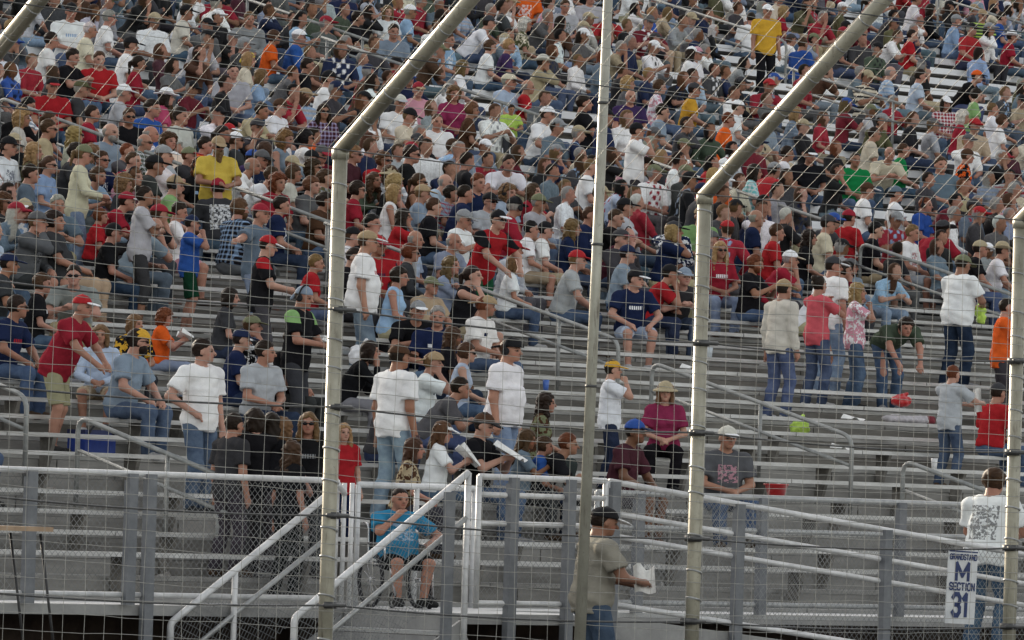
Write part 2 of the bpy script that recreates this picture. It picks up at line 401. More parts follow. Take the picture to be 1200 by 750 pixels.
def pants_mesh(pose, sex, typ, h):
    J = skeleton(pose, sex, 0); lo, hi = bounds(J, .2); F = Field(lo, hi, h); q, Rt = J['q'], J['Rt']
    F.ell(q(0,-.008,.0), (.170,.132,.135), Rt if J['kind']=='std' else np.eye(3), .04)
    L = {'long':(1.,.02), 'jeans':(1.,.0), 'shorts':(.86,.014), 'capri':(1.,.0)}[typ]
    for nm in 'lr':
        hp, kn, an = J['hip'+nm], J['kn'+nm], J['an'+nm]
        if typ == 'shorts': F.cap(hp, hp+(kn-hp)*.93, .098, .086, .02, cut=True); continue
        F.cap(hp, kn, .097, .070, .02)
        m = kn*.65+an*.35+np.array([0,-.012,0])
        if typ == 'capri': F.cap(kn, m+(an-m)*.15, .072, .070, .02, cut=True)
        else: F.cap(kn, m, .072, .068, .02); F.cap(m, m+(an-m)*1.10, .068, .070 if typ == 'long' else .066, .02, cut=True)
    wrinkle(F, .0035, J)
    X,Y,Z = F.all(); P = J['P']; zt = (X-P[0])*Rt[0,2]+(Y-P[1])*Rt[1,2]+(Z-P[2])*Rt[2,2]
    F.F = np.maximum(F.F, (zt-.085) if J['kind'] == 'std' else (Z-P[2]-.10+0*X+0*Y)).astype(np.float32)
    V, Q = F.mesh(); return V, Q, V
def shoe_mesh(J, nm, h=.011):
    a, f = J['an'+nm], J['ft'+nm]; d = f-a; d[2] = 0; d /= np.linalg.norm(d)
    lo = np.minimum(a,f)-.12; hi = np.maximum(a,f)+.12; F = Field(lo, hi, h)
    base = np.array([a[0],a[1],0]); F.cap(base+[0,0,.055]-d*.035, base+[0,0,.04]+d*.165, .045, .042, .02)
    F.cap(a+[0,0,-.02], base+d*.07+[0,0,.05], .05, .045, .02)
    X,Y,Z = F.all(); F.F = np.maximum(F.F, .006-Z+0*X+0*Y).astype(np.float32)
    return F.mesh()
# head wear is built in the head's own axes and set on the head of each figure
def head_item(kind, h=.0085):
    F = Field((-.24,-.26,-.46), (.24,.30,.22), h) if kind in ('long','pony','wavy') else Field((-.22,-.22,-.24), (.22,.30,.22), h)
    X,Y,Z = F.all()
    hairy = kind in ('short','crew','bald','shaggy','curly','bob','long','wavy','pony','bun','beard','longbeard')
    rag = (.007*np.sin(95*X+40*Z)*np.sin(88*Y+31*Z)+.005*np.sin(140*X+3)*np.sin(120*Z+90*Y)) if hairy else 0
    def keep(f): F.F = np.maximum(F.F, f+rag).astype(np.float32)
    def fuzz(a, s=60): F.F += (a*(np.sin(s*X+7*np.sin(.4*s*Z))*np.sin(s*Y+2)+np.sin(.8*s*Z+3*np.sin(.5*s*X)))).astype(np.float32)
    if kind == 'short':
        F.ell((0,-.016,.032), (.083,.102,.106), None, 0); fuzz(.0032, 80)
        keep(np.minimum(.018+.78*Y-Z, np.maximum(Y+.012+.35*np.minimum(0,Z), -.062-Z)))
    elif kind == 'crew':
        F.ell((0,-.016,.026), (.0785,.097,.100), None, 0); fuzz(.0022, 90)
        keep(np.minimum(.026+.86*Y-Z, np.maximum(Y+.01, -.050-Z)))
    elif kind == 'bald':
        F.ell((0,-.016,.020), (.080,.097,.098), None, 0); fuzz(.001)
        keep(np.maximum(np.maximum(Y+.012, -.060-Z), Z-.045))
    elif kind == 'shaggy':
        F.ell((0,-.020,.026), (.096,.112,.112), None, 0); fuzz(.0035, 75)
        keep(np.minimum(.012+.62*Y+.12*X-Z, np.maximum(Y-.012, -.085-Z)))
    elif kind == 'curly':
        F.ell((0,-.022,.020), (.118,.122,.125), None, 0); F.ell((0,-.05,-.06), (.105,.08,.10), None, .04); fuzz(.007, 85)
        keep(np.minimum(.02+.5*Y-Z, np.maximum(Y-.02, -.15-Z))); keep(Y-.095)
    elif kind == 'bob':
        F.ell((0,-.018,.022), (.095,.110,.110), None, 0)
        for s in (-1,1): F.cap((s*.074,.0,.03), (s*.082,.012,-.12), .034, .030, .03)
        F.ell((0,-.06,-.06), (.09,.06,.10), None, .03); fuzz(.003, 70)
        keep(np.minimum(.02+.58*Y-Z, np.minimum(Y-.012, np.maximum(.055-np.abs(X), Y-.05)))); keep(Y-.092)
    elif kind in ('long','wavy'):
        F.ell((0,-.018,.022), (.092,.108,.108), None, 0)
        F.ell((0,-.080,-.16), (.098,.050,.22), None, .04)
        for s in (-1,1):
            F.cap((s*.074,-.005,.03), (s*.088,.005,-.14), .030, .034, .03); F.cap((s*.088,.005,-.14), (s*.085,.03,-.30), .034, .018, .03)
        fuzz(.0035 if kind == 'long' else .0075, 65 if kind == 'long' else 55)
        keep(np.minimum(.02+.62*Y-Z, np.minimum(Y-.010, np.maximum(.056-np.abs(X), Y-.06)))); keep(Y-.090)
    elif kind == 'pony':
        F.ell((0,-.018,.024), (.085,.102,.104), None, 0)
        keep(np.minimum(.02+.74*Y-Z, np.maximum(Y+.0, -.06-Z)))
        F.cap((0,-.10,.03), (0,-.135,.0), .026, .030, .015); F.cap((0,-.135,.0), (0,-.135,-.16), .030, .014, .01); fuzz(.002, 60)
    elif kind == 'bun':
        F.ell((0,-.018,.024), (.085,.102,.104), None, 0)
        keep(np.minimum(.02+.74*Y-Z, np.maximum(Y+.0, -.06-Z)))
        F.ell((0,-.10,.085), (.045,.04,.045), None, .01); fuzz(.003, 80)
    elif kind == 'beard':
        F.ell((0,.032,-.062), (.064,.064,.062), None, 0); fuzz(.002, 90)
        keep(np.maximum(Z+.030, -Y+.0)); F.ell((0,.094,-.052), (.020,.02,.008), None, 0, None, 'sub')
    elif kind == 'longbeard':
        F.ell((0,.032,-.062), (.066,.066,.062), None, 0); F.cap((0,.075,-.09), (0,.085,-.25), .05, .022, .03); fuzz(.003, 70)
        keep(np.maximum(Z+.030, -Y+.0)); F.ell((0,.096,-.052), (.020,.02,.008), None, 0, None, 'sub')
    elif kind == 'cap':
        F.ell((0,-.012,.034), (.090,.108,.104), None, 0); keep(.040-.18*(Y-.0)*0-Z); F.ell((0,-.012,.139), (.01,.01,.008), None, .004)
    elif kind == 'cap_bill':
        h_ = .20
        F.ell((0,.118,.040), (.074,.085,.011), rotx(-R(12)), 0); keep(.072-Y)
    elif kind == 'bucket_hat':
        F.ell((0,-.012,.034), (.094,.110,.100), None, 0); keep(.035-Z)
        D = np.sqrt((X/1.)**2+((Y+.01)/1.08)**2); rim = np.maximum(np.abs(Z-.040+.45*(D-.09))-.008, np.maximum(D-.150, .07-D)); F.F = np.minimum(F.F, rim).astype(np.float32)
    elif kind == 'brim_hat':
        F.ell((0,-.012,.044), (.092,.108,.112), None, 0); keep(.035-Z); F.ell((0,-.012,.165), (.03,.075,.03), None, 0, None, 'sub')
        D = np.sqrt((X/1.)**2+((Y+.01)/1.12)**2); rim = np.maximum(np.abs(Z-.046-3.*np.maximum(np.abs(X)-.1,0)**1.6)-.008, np.maximum(D-.165, .07-D)); F.F = np.minimum(F.F, rim).astype(np.float32)
    elif kind == 'visor':
        F.ell((0,-.012,.034), (.090,.108,.104), None, 0); keep(np.abs(Z-.058)-.020)
        F.ell((0,.118,.044), (.076,.085,.011), rotx(-R(12)), 0)
        F.ell((0,-.012,.060), (.078,.093,.09), None, 0, None, 'sub')
    elif kind == 'bandana':
        F.ell((0,-.014,.030), (.084,.101,.101), None, 0); keep(.034+.10*Y-Z); F.cap((0,-.105,.03), (.02,-.13,-.04), .016, .020, .01)
    elif kind == 'headset':
        D = np.sqrt(X**2+(Z-.02)**2); band = np.maximum(np.sqrt((D-.118)**2+(Y+.01)**2)-.011, .0-Z); F.F = np.minimum(F.F, band+0*Y).astype(np.float32)
        for s in (-1,1): F.ell((s*.094,-.008,-.010), (.024,.036,.042), None, .004)
    elif kind == 'sunglasses':
        F2 = Field((-.10,-.03,-.03),(.10,.13,.06), .005); X,Y,Z = F2.all()
        for s in (-1,1):
            F2.ell((s*.033,.090,.004), (.028,.010,.018), rotz(-s*R(14)), 0); F2.cap((s*.062,.078,.012), (s*.082,-.01,.006), .005, .004, .003)
        F2.cap((-.01,.098,.010), (.01,.098,.010), .005, .005, .003)
        return F2.mesh()
    return F.mesh()

SCRATCH = {}
def mk_mesh(name, V, Q, mat, attrs=None):
    me = bpy.data.meshes.new(name)
    me.vertices.add(len(V)); me.vertices.foreach_set('co', V.astype(np.float32).ravel())
    me.loops.add(len(Q)*4); me.loops.foreach_set('vertex_index', Q.astype(np.int32).ravel())
    me.polygons.add(len(Q)); me.polygons.foreach_set('loop_start', np.arange(0, len(Q)*4, 4, dtype=np.int32))
    me.polygons.foreach_set('use_smooth', np.ones(len(Q), bool))
    for n, a in (attrs or {}).items():
        if a.shape[1] == 3:
            at = me.attributes.new(n, 'FLOAT_VECTOR', 'POINT'); at.data.foreach_set('vector', a.astype(np.float32).ravel())
        else:
            at = me.color_attributes.new(n, 'FLOAT_COLOR', 'POINT'); at.data.foreach_set('color', a.astype(np.float32).ravel())
    me.update(calc_edges=True); me.materials.append(mat)
    return me
# ------------------------------------------------------------------ light and air
SUN_EL = R(15); AZ = Vector((.12, 1, 0)).normalized()          # low sun behind the stand
w = bpy.data.worlds.new('World'); sc.world = w; w.use_nodes = True; t = w.node_tree
bg = t.nodes['Background']; sky = t.nodes.new('ShaderNodeTexSky'); sky.sky_type = 'NISHITA'; sky.sun_disc = False
sky.sun_elevation = SUN_EL; sky.sun_rotation = math.atan2(AZ.x, AZ.y); sky.dust_density = 2.5; sky.air_density = 1.0; sky.ozone_density = 1.0
hs = node(t, 'ShaderNodeHueSaturation', i_Saturation=.35, i_Value=2.65); t.links.new(sky.outputs[0], hs.inputs['Color'])
t.links.new(mixc(t, 1.0, hs.outputs[0], (1.05,1.0,.93,1), 'MULTIPLY'), bg.inputs[0]); bg.inputs[1].default_value = .15
sun = bpy.data.objects.new('sun', bpy.data.lights.new('sun', 'SUN')); COL.objects.link(sun)
sun.data.energy = 5.0; sun.data.angle = R(.5); sun.data.color = (1.0, .86, .66)
sdir = Vector((AZ.x*math.cos(SUN_EL), AZ.y*math.cos(SUN_EL), math.sin(SUN_EL)))
sun.rotation_euler = sdir.to_track_quat('Z', 'Y').to_euler()
sc.view_settings.view_transform = 'Standard'; sc.view_settings.look = 'None'

# ------------------------------------------------------------------ rows of the grandstand
Z0 = .90; RHO = .2/.76
rows = []                                              # (Y of the foot plank's front edge, z of its top, depth, rise to the next)
y, z = 0., Z0
for i in range(26): rows.append((y, z, .76, .20)); y += .76; z += .20
for i in range(27): rows.append((y, z, 1.30, .342)); y += 1.30; z += .342
XL, XR = -32, 75
def row_at(Yc): return min(range(len(rows)), key=lambda i: abs(rows[i][0]-Yc))

_g = MB(); _g.add([(-900,-900,0),(900,-900,0),(900,900,0),(-900,900,0)], [(0,1,2,3)]); tag(_g.build("ground", MAT["asphalt"]), kind="structure")
stand = empty('grandstand', (0,0,0), 0, 'long open grandstand of metal bench rows filled with race spectators', 'grandstand')
AISLES = []                                            # filled from the handrails: X of each aisle
def gap_pieces(x0, x1, seg=3.66):
    a = x0
    while a < x1: yield a, min(a+seg-.02, x1); a += seg
for i, (y, z, d, rise) in enumerate(rows):
    upper = i >= 26
    off = (i*.37) % 3.66
    f = MB()
    for a, b in gap_pieces(XL-off, XR):
        f.box((a, y, z-.045), (b, y+.235, z)); f.box((a, y+.245, z-.045), (b, y+.475, z-.001))
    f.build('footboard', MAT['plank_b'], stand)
    s_ = MB(); sy = y+d-.285; sz = z+.43
    for a, b in gap_pieces(XL-off-1.1, XR):
        s_.box((a, sy, sz-.045), (b, sy+.245, sz))
    if upper:
        for a, b in gap_pieces(XL-off-1.1, XR): s_.box((a, sy-.012, sz-.12), (b, sy-.001, sz+.004))
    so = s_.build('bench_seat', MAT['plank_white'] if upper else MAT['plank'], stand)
    if i < 9:
        x = -9.6+(i*1.31)%1.83
        while x < 13:
            br = MB(); br.add([(x,sy+.01,sz-.046),(x,sy+.23,sz-.046),(x,sy+.23,z+.002),(x,sy+.14,z+.002),(x+.05,sy+.01,sz-.046),(x+.05,sy+.23,sz-.046),(x+.05,sy+.23,z+.002),(x+.05,sy+.14,z+.002)],
               [(0,1,2,3),(7,6,5,4),(0,4,5,1),(1,5,6,2),(2,6,7,3),(3,7,4,0)]); x += 2.44
            br.build('seat_bracket', MAT['riser'], so)
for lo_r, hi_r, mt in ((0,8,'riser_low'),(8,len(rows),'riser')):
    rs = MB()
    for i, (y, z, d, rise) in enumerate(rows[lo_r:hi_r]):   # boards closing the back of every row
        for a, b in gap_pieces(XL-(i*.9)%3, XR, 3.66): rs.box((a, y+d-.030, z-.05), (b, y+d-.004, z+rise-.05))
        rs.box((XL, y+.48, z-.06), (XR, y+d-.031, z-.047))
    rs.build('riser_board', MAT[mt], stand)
bw = MB(); y, z = rows[-1][0]+1.3, rows[-1][1]+.342
bw.box((XL, y, 0), (XR, y+.25, z+2.0)); bw.build('rear_wall', MAT['concrete'], stand)
sk_ = MB(); sk_.box((XL, .02, 0), (XR, .10, Z0-.05)); sk_.build('underside_skirt', MAT['under'], stand)

# ------------------------------------------------------------------ aisle handrails: (upper rail start, end), (lower rail start, end), hoop at start, hoop at end, extra posts
RAILS = [
 ('nearest the top left corner beside the first fence post', (8,115),(203,192),(70,170),(153,203), 1,0,(.45,)),
 ('short one cut off by the left edge just above the walkway rail', (-60,428),(36,465),(-60,445),(33,497), 0,1,()),
 ('lowest on the left, in front of the man in the red shirt', (88,488),(272,562),(88,526),(268,600), 1,0,(.6,)),
 ('left of the second fence post above the man with the skull cap', (273,217),(385,262),(280,250),(385,290), 0,0,(.5,)),
 ('running behind the second fence post to the man in the white cap', (386,262),(480,300),(388,296),(478,338), 0,1,()),
 ('longest in the middle, left of the thin pole', (537,325),(712,398),(537,360),(710,432), 1,1,(.66,)),
 ('below the third fence post, left of the man in the grey shirt', (768,425),(995,512),(772,458),(993,545), 1,1,(.55,)),
 ('on the right behind the standing man in white and the fourth post', (1014,285),(1230,362),(1016,308),(1228,390), 1,0,(.5,)),
 ('lowest on the right beside the boy holding out his arms', (1047,539),(1172,578),(1052,568),(1170,608), 1,0,()),
 ('upper middle, passing above the child in neon yellow', (520,97),(634,136),(524,122),(632,158), 1,0,(.6,)),
 ('upper right, ending beside the man in the yellow shirt', (795,0),(878,44),(797,25),(877,66), 0,1,(.5,)),
 ('behind the overhang of the third fence post', (770,187),(963,262),(772,210),(962,285), 0,1,(.5,)),
 ('below the two men in light blue shirts at the upper right', (958,83),(1019,118),(960,105),(1018,136), 0,0,()),
 ('at the top of the picture left of the second fence overhang', (313,0),(402,45),(315,22),(400,64), 0,0,(.5,)),
 ('behind the overhang of the second fence post, upper left of centre', (398,46),(468,80),(400,70),(466,98), 0,0,()),
 ('small one at the top right corner', (1098,-4),(1204,30),(1102,18),(1202,50), 0,0,(.5,)),
]
for lab, a, b, c, d, h0, h1, posts in RAILS:
    P = atPlane(a[0], a[1], Z0+.92, RHO); Q0 = atPlane(b[0], b[1], Z0+.92, RHO); X = (P.x+Q0.x)/2
    def on(p, y_=None):                                # the point of the aisle's own vertical plane
        r = ray(*p); tt = (X-CAM.x)/r.x; return CAM + r*tt
    pa = Vector((X, P.y, P.z)); L = Q0.y-P.y
    # keep the rail parallel to the stair: start where seen, end where the run of the slope puts it
    pa = on(a); pb = on(b); pa = Vector((X, pa.y, pa.z)); pb = Vector((X, pb.y, pb.z))
    # clamp to sensible heights above the rows
    def settle(p):
        n = row_at(p.y); return Vector((X, p.y, Z0+RHO*p.y+.92))
    # choose the Y of each end from the plane, X common
    pa = settle(P); pb = settle(Q0); low = Vector((0,0,-.34))
    rt = empty('aisle_handrail', (0,0,0), 0, 'galvanised aisle handrail, '+lab, 'handrail', 'aisle handrails on the grandstand steps')
    pts = [pa, pb]
    if h0: pts = [pa+Vector((0,0,-.92)), pa]+[pb]
    if h1: pts = pts+[pb+Vector((0,0,-.92))]
    m = MB(); m.tube(bend(pts, .16), .026); m.build('top_rail', MAT['galv_rail'], rt, True)
    m = MB(); m.tube([pa+low, pb+low], .021); m.build('mid_rail', MAT['galv_rail'], rt, True)
    ps = list(posts) + ([] if h0 else [.06]) + ([] if h1 else [.94])
    for u in ps:
        m = MB(); q = pa.lerp(pb, u); m.tube([q, q+Vector((0,0,-.94))], .024); m.build('post', MAT['galv_rail'], rt, True)
    AISLES.append(X)

# ------------------------------------------------------------------ walkway, landing, stairs, ramp
ZW = .86
YW = -1.35                                             # front edge of the walkway
YL = -3.05                                             # front edge of landing and ramp
XL0 = atY(548, 700, YL).x                              # where the stairs meet the landing
XR0 = atY(712, 700, YL).x                              # where the landing ends and the ramp begins
def plate(name, pts, z, th, mat, kind='structure', par=None):
    m = MB(); n = len(pts); vs = [(x,y,(z(x) if callable(z) else z)) for x,y in pts]+[(x,y,(z(x) if callable(z) else z)-th) for x,y in pts]
    m.add(vs, [tuple(range(n)), tuple(range(2*n-1,n-1,-1))]+[(i,i+n,(i+1)%n+n,(i+1)%n) for i in range(n)])
    return tag(m.build(name, mat, par), kind=kind)
plate('walkway', [(XL,YW),(XR,YW),(XR,-.01),(XL,-.01)], ZW, .05, MAT['tread'])
plate('landing', [(XL0,YL),(XR0,YL),(XR0,YW-.005),(XL0,YW-.005)], ZW, .05, MAT['tread'])
RK = 4.1
rz = lambda x: ZW - min(max(0,(x-XR0)),RK)*.085
plate('ramp_floor', [(XR0+.005,YL),(XR0+RK,YL),(XR0+RK,YW-.2),(XR0+.005,YW-.2)], rz, .05, MAT['tread'])
plate('ramp_floor', [(XR0+RK+.003,YL),(XR0+RK+6,YL),(XR0+RK+6,YW-.2),(XR0+RK+.003,YW-.2)], rz, .05, MAT['tread'])
fs = MB(); fs.box((XL,YW-.03,ZW-.10),(XL0+.2,YW-.004,ZW-.005)); fs.box((XR0+.1,YW-.03,ZW-.10),(XR,YW-.004,ZW-.052)); fs.build('walkway_edge_beam', MAT['fascia'])['kind'] = 'structure'
fs = MB(); fs.box((XL0-.03,YL-.03,ZW-.10),(XR0,YL-.004,ZW-.005)); fs.box((XL0-.03,YL,ZW-.16),(XL0-.004,YW-.04,ZW-.005))
for xa_, xb_ in ((XR0+.01,XR0+RK),(XR0+RK+.003,XR0+RK+6)):
    fs.add([(xa_,YL-.03,rz(xa_)-.005),(xb_,YL-.03,rz(xb_)-.005),(xb_,YL-.03,rz(xb_)-.22),(xa_,YL-.03,rz(xa_)-.22),
        (xa_,YL-.004,rz(xa_)-.005),(xb_,YL-.004,rz(xb_)-.005),(xb_,YL-.004,rz(xb_)-.22),(xa_,YL-.004,rz(xa_)-.22)], [(0,3,2,1),(4,5,6,7),(0,1,5,4),(3,7,6,2)])
fs.build('ramp_edge_beam', MAT['fascia'])['kind'] = 'structure'
stairs = empty('staircase', (0,0,0), 0, 'short metal staircase with grated treads climbing to the landing', 'stairs')
slope = .172/.30
nst = 5
for i in range(1, nst+1):
    m = MB(); x1 = XL0-.03-(i-1)*.30; z1 = ZW-.172*i
    m.box((x1-.31, YL+.05, z1-.04), (x1-.005, YW-.06, z1)); m.build('tread', MAT['tread'], stairs)
m = MB()
for i in range(0, nst+1):
    x1 = XL0-.045-i*.30; m.box((x1, YL+.06, max(.004,ZW-.172*(i+1)+.002)), (x1+.008, YW-.07, ZW-.172*i-.045))
m.build('riser', MAT['fascia'], stairs)
for yy in (YL+.02, YW-.05):
    m = MB(); m.bar((XL0-.02,yy,ZW-.16), (XL0-.02-nst*.30-.1,yy,ZW-.16-slope*(nst*.30+.1)), .22, .03, (0,0,1)); m.build('stringer', MAT['fascia'], stairs)

def chain(name, f, u0, u1, hgt, par, pitch=.072, r=.0026, mat=None):
    """diamond mesh on the sheet f(u, v): u along, v up"""
    m = MB(); n = int((u1-u0)/pitch); k = max(2,int(hgt/(pitch/2)))
    vs = []; fs_ = []
    for i in range(n):
        for sgn in (0,1):
            for j in range(k):
                ua = u0+pitch*(i + (1-.5*(j%2) if sgn else .5*(j%2))); ub = u0+pitch*(i + (1-.5*((j+1)%2) if sgn else .5*((j+1)%2)))
                va, vb = hgt*j/k, hgt*(j+1)/k
                a = f(ua,va); b = f(ub,vb); d = (b-a).normalized(); nn = d.cross(Vector((0,1,0))).normalized()*r; n2 = Vector((0,r*1.4,0))
                q = len(vs); vs += [a-nn, a+nn, a+n2*.8, b-nn, b+nn, b+n2*.8]
                fs_ += [(q,q+1,q+4,q+3),(q+1,q+2,q+5,q+4),(q+2,q,q+3,q+5)]
    m.v = [tuple(v) for v in vs]; m.f = fs_
    return m.build(name, mat or MAT['link'], par)

def rail_fence(label, pts_top, hgts, post_us, mat, y, mesh_to=.02, name='chain_link_railing', endposts=(0,1), mids=()):
    """pts_top: two points (x,z); hgts: rails below the top; all at depth y"""
    rt = empty(name, (0,0,0), 0, label, 'railing')
    (xa,za),(xb,zb) = pts_top
    zt = lambda x: za+(zb-za)*(x-xa)/(xb-xa)
    m = MB(); m.tube([(xa,y,za),(xb,y,zb)], .029, 10); m.build('top_rail', mat, rt, True)
    for hh in mids:
        m = MB(); m.tube([(xa,y,za-hh),(xb,y,zb-hh)], .026, 8); m.build('mid_rail', mat, rt, True)
    m = MB(); m.tube([(xa,y,za-hgts),(xb,y,zb-hgts)], .028, 8); m.build('bottom_rail', mat, rt, True)
    for u in endposts:
        x = xa+(xb-xa)*u; m = MB(); m.tube([(x,y,zt(x)+.01),(x,y,zt(x)-hgts-.05)], .028, 10); m.build('end_post', mat, rt, True)
    chain('chain_link_mesh', lambda u,v: Vector((u, y+.036, zt(u)-hgts+v)), xa, xb, hgts, rt)
    for x, zb_ in post_us:
        m = MB(); m.box((x-.055, y-.075, zb_), (x+.055, y-.036, zt(x)+.0)); m.box((x-.055, y-.036, zb_), (x-.035, y+.0, zt(x)-.06))
        m.build('bracing_post', MAT['grey_post'], rt)
    return rt
Y1 = YW-.06
pL = atY(0, 550, Y1); pR = atY(395, 563, Y1)
zl = (pL.z+pR.z)/2
rail_fence('chain link railing along the left half of the walkway in front of the empty benches', ((XL*.7,zl),(pR.x,zl)), zl-ZW-.09,
    [(atY(32,600,Y1).x, .86),(atY(150,600,Y1).x,.86),(atY(172,600,Y1).x,0.)], MAT['white_rail'], Y1, endposts=(1,))
Y2 = YL-.05
pA = atY(562, 556, Y2); pB = atY(710, 566, Y2); zt2 = (pA.z+pB.z)/2
rail_fence('chain link railing on the landing between the stairs and the thin pole', ((pA.x,zt2),(pB.x,zt2)), zt2-ZW-.10,
    [(atY(597,600,Y2).x,0.),(atY(664,600,Y2).x,0.)], MAT['white_rail'], Y2, mids=(.17,.44))
pC = atY(1200, 650, Y2); 
x0 = pB.x+.05; zc = lambda x: zt2+(pC.z-zt2)*(x-x0)/(pC.x-x0); xe = pC.x+2.5
rampfence = rail_fence('sloping chain link railing of the ramp that carries the section sign', ((x0,zt2),(xe,zc(xe))), zt2-ZW-.12,
    [(atY(716,600,Y2).x,0.),(atY(863,600,Y2).x,0.),(atY(1035,650,Y2).x,0.)], MAT['white_rail'], Y2, mids=(.30,.52))
# the walkway's own railing behind the ramp
Y3 = YW-.02
pD = atY(720, 577, Y3); pE = atY(1150, 593, Y3); z3 = (pD.z+pE.z)/2
rail_fence('level chain link railing of the walkway behind the sloping ramp', ((atY(700,577,Y3).x,z3),(pE.x+6,z3)), z3-ZW-.10,
    [(atY(745,620,Y3).x,.86),(atY(890,620,Y3).x,.86),(atY(1052,620,Y3).x,.86)], MAT['galv'], Y3, mids=(.34,))
# stair handrails
def stair_rail(label, y, a, b, hoop, posts):
    rt = empty('stair_handrail', (0,0,0), 0, label, 'handrail')
    A = atY(*a, y); B = atY(*b, y)
    m = MB(); m.tube(bend([A, B, (B.x, y, B.z-.45)], .05), .034, 10); m.build('top_rail', MAT['white_rail'], rt, True)
    lo_ = Vector((0,0,-.42)); m = MB(); m.tube([A+lo_, B+lo_], .026, 8); m.build('mid_rail', MAT['galv'], rt, True)
    for u in posts:
        q = A.lerp(B,u); m = MB(); m.tube([q,(q.x,y,0.0)], .03, 8); m.build('post', MAT['white_rail'], rt, True)
    f_ = lambda u,v: Vector((u, y+.04, (A.z+(B.z-A.z)*(u-A.x)/(B.x-A.x))-1.0+v))
    chain('chain_link_mesh', f_, min(A.x,B.x), max(A.x,B.x), .98, rt)
    return rt
stair_rail('white stair handrail left of the second fence post, the farther one of the stairs', YW-.09, (396,570), (200,730), 1, (.02,.62))
stair_rail('white stair handrail in front of the man in the wheelchair', YL-.02, (549,554), (345,724), 1, (.0,))
gp = MB(); xg = atY(523,600,YL-.1).x; gp.box((xg-.06,YL-.16,0),(xg+.06,YL-.12,2.0)); tag(gp.build('steel_post', MAT['grey_post']), 'broad grey steel post at the foot of the landing beside the stairs', 'post')
# landing railing behind the wheelchair
gt = empty('gate_frame', (0,0,0), 0, 'pale pipe gate standing open at the top of the stairs', 'gate')
pg = atY(404,566,YW-.12); ph = atY(413,566,YW-.12)
for p_ in (pg, ph):
    m = MB(); m.tube([(p_.x,YW-.12,p_.z),(p_.x,YW-.12,ZW)], .023, 8); m.build('gate_post', MAT['white_rail'], gt, True)
m = MB(); m.tube([(pg.x,YW-.12,pg.z-.1),(pg.x-.25,YW-.3,pg.z-.02)], .03, 8); m.build('hinge_bar', MAT['white_rail'], gt, True)
br_ = empty('bench_front_rail', (0,0,0), 0, 'pale pipe rail at the front row behind the man in the wheelchair', 'railing')
m = MB(); a_, b_ = atY(420,568,-.12), atY(556,574,-.12); m.tube([(a_.x,-.12,a_.z),(b_.x,-.12,a_.z)], .032, 8); m.build('top_rail', MAT['white_rail'], br_, True)
for u in (0,.5,1):
    m = MB(); xx = a_.x+(b_.x-a_.x)*u; m.tube([(xx,-.12,a_.z),(xx,-.12,ZW)], .028, 8); m.build('post', MAT['white_rail'], br_, True)

# ------------------------------------------------------------------ catch fence
YF = -5.0
fence = empty('catch_fence', (0,YF,0), 0, 'tall catch fence of wire mesh on curved posts with an overhang towards the track', 'fence')
def fpt(px, py): return atY(px, py, YF)
bends = [fpt(-50,119), fpt(399,176), fpt(826,229), fpt(1196,258)]
sp_ = (bends[3]-bends[1])/2; bends = [bends[0]-(bends[1]-bends[0])*1.0]+bends+[bends[-1]+sp_, bends[-1]+sp_*2]
OA, OB = .78, .63                                     # overhang direction: out, up
OL = 3.3
for i, p in enumerate(bends):
    zt_ = p.z; fo = Vector((0,YF,0))
    m = MB(); pts = [(p.x-.005, YF, 0), (p.x, YF, 1.2), (p.x, YF, zt_)]
    m.tube([Vector(q)-fo for q in pts], .066, 14); po = m.build('post', MAT['post'], fence, True)
    m = MB(); m.tube([Vector((p.x, 0, -.15)), Vector((p.x,0,2.55))], .077, 14)
    m = MB(); q0 = Vector((p.x, .0, zt_)); q1 = q0+Vector((0,-OA*OL,OB*OL)); m.tube([q0-Vector((0,-OA*.03,OB*.03)), q1], .068, 14); ar = m.build('overhang_arm', MAT['post'], po, True)
    m = MB(); m.tube([(p.x,0,zt_-.08),(p.x,0,zt_+.015)], .078, 14); m.build('collar', MAT['post'], po, True)
    for q_ in range(15):
        zz_ = .35+q_*.33+.05*math.sin(q_*2.3+i)
        if zz_ < zt_-.15: m = MB(); m.tube([(p.x,0,zz_),(p.x+.004,0,zz_+.014)], .0735 if zz_ > 2.5 else .0805, 12); m.build('wire_tie', MAT['galv'], po, True)
    for q_ in range(1,8):
        c_ = q0+(q1-q0)*(q_/8+.02*math.sin(q_+i)); m = MB(); m.tube([c_, c_+(q1-q0).normalized()*.014], .0715, 12); m.build('wire_tie', MAT['galv'], po, True)
def fence_z(x):                                       # height of the bend line between posts
    xs = [p.x for p in bends]; zs = [p.z for p in bends]
    return float(np.interp(x, xs, zs))
# cables
cab_px = [(363,402,423),(477,507,530),(604,631,642),(709,728,734)]
for j, (a,b,c) in enumerate(cab_px):
    A = fpt(396-j*4,a); B = fpt(822-j*5,b); Cc = fpt(1190-j*3,c); pts = []
    A0 = A+(A-B)*1.6
    knots = [A+(A-B)*2.4, A+(A-B), A, B, Cc, Cc+(Cc-B), Cc+(Cc-B)*2]
    for k in range(6):
        for u in range(8):
            q = knots[k].lerp(knots[k+1], u/8); q.z -= .05*4*(u/8)*(1-u/8); pts.append(q-Vector((0,YF,0))+Vector((0,-.085,0)))
    m = MB(); m.tube(pts, .009, 6); m.build('cable', MAT['cable'], fence, True)
    for q in (A, B, Cc):
        m = MB(); c0 = q-Vector((0,YF,0)); m.tube([c0+Vector((0,0,-.03)), c0+Vector((0,0,.03))], .082, 12)
        m.tube([c0+Vector((-.13,-.085,0)), c0+Vector((.13,-.085,0))], .020, 6); m.build('cable_clamp', MAT['cable'], fence, True)
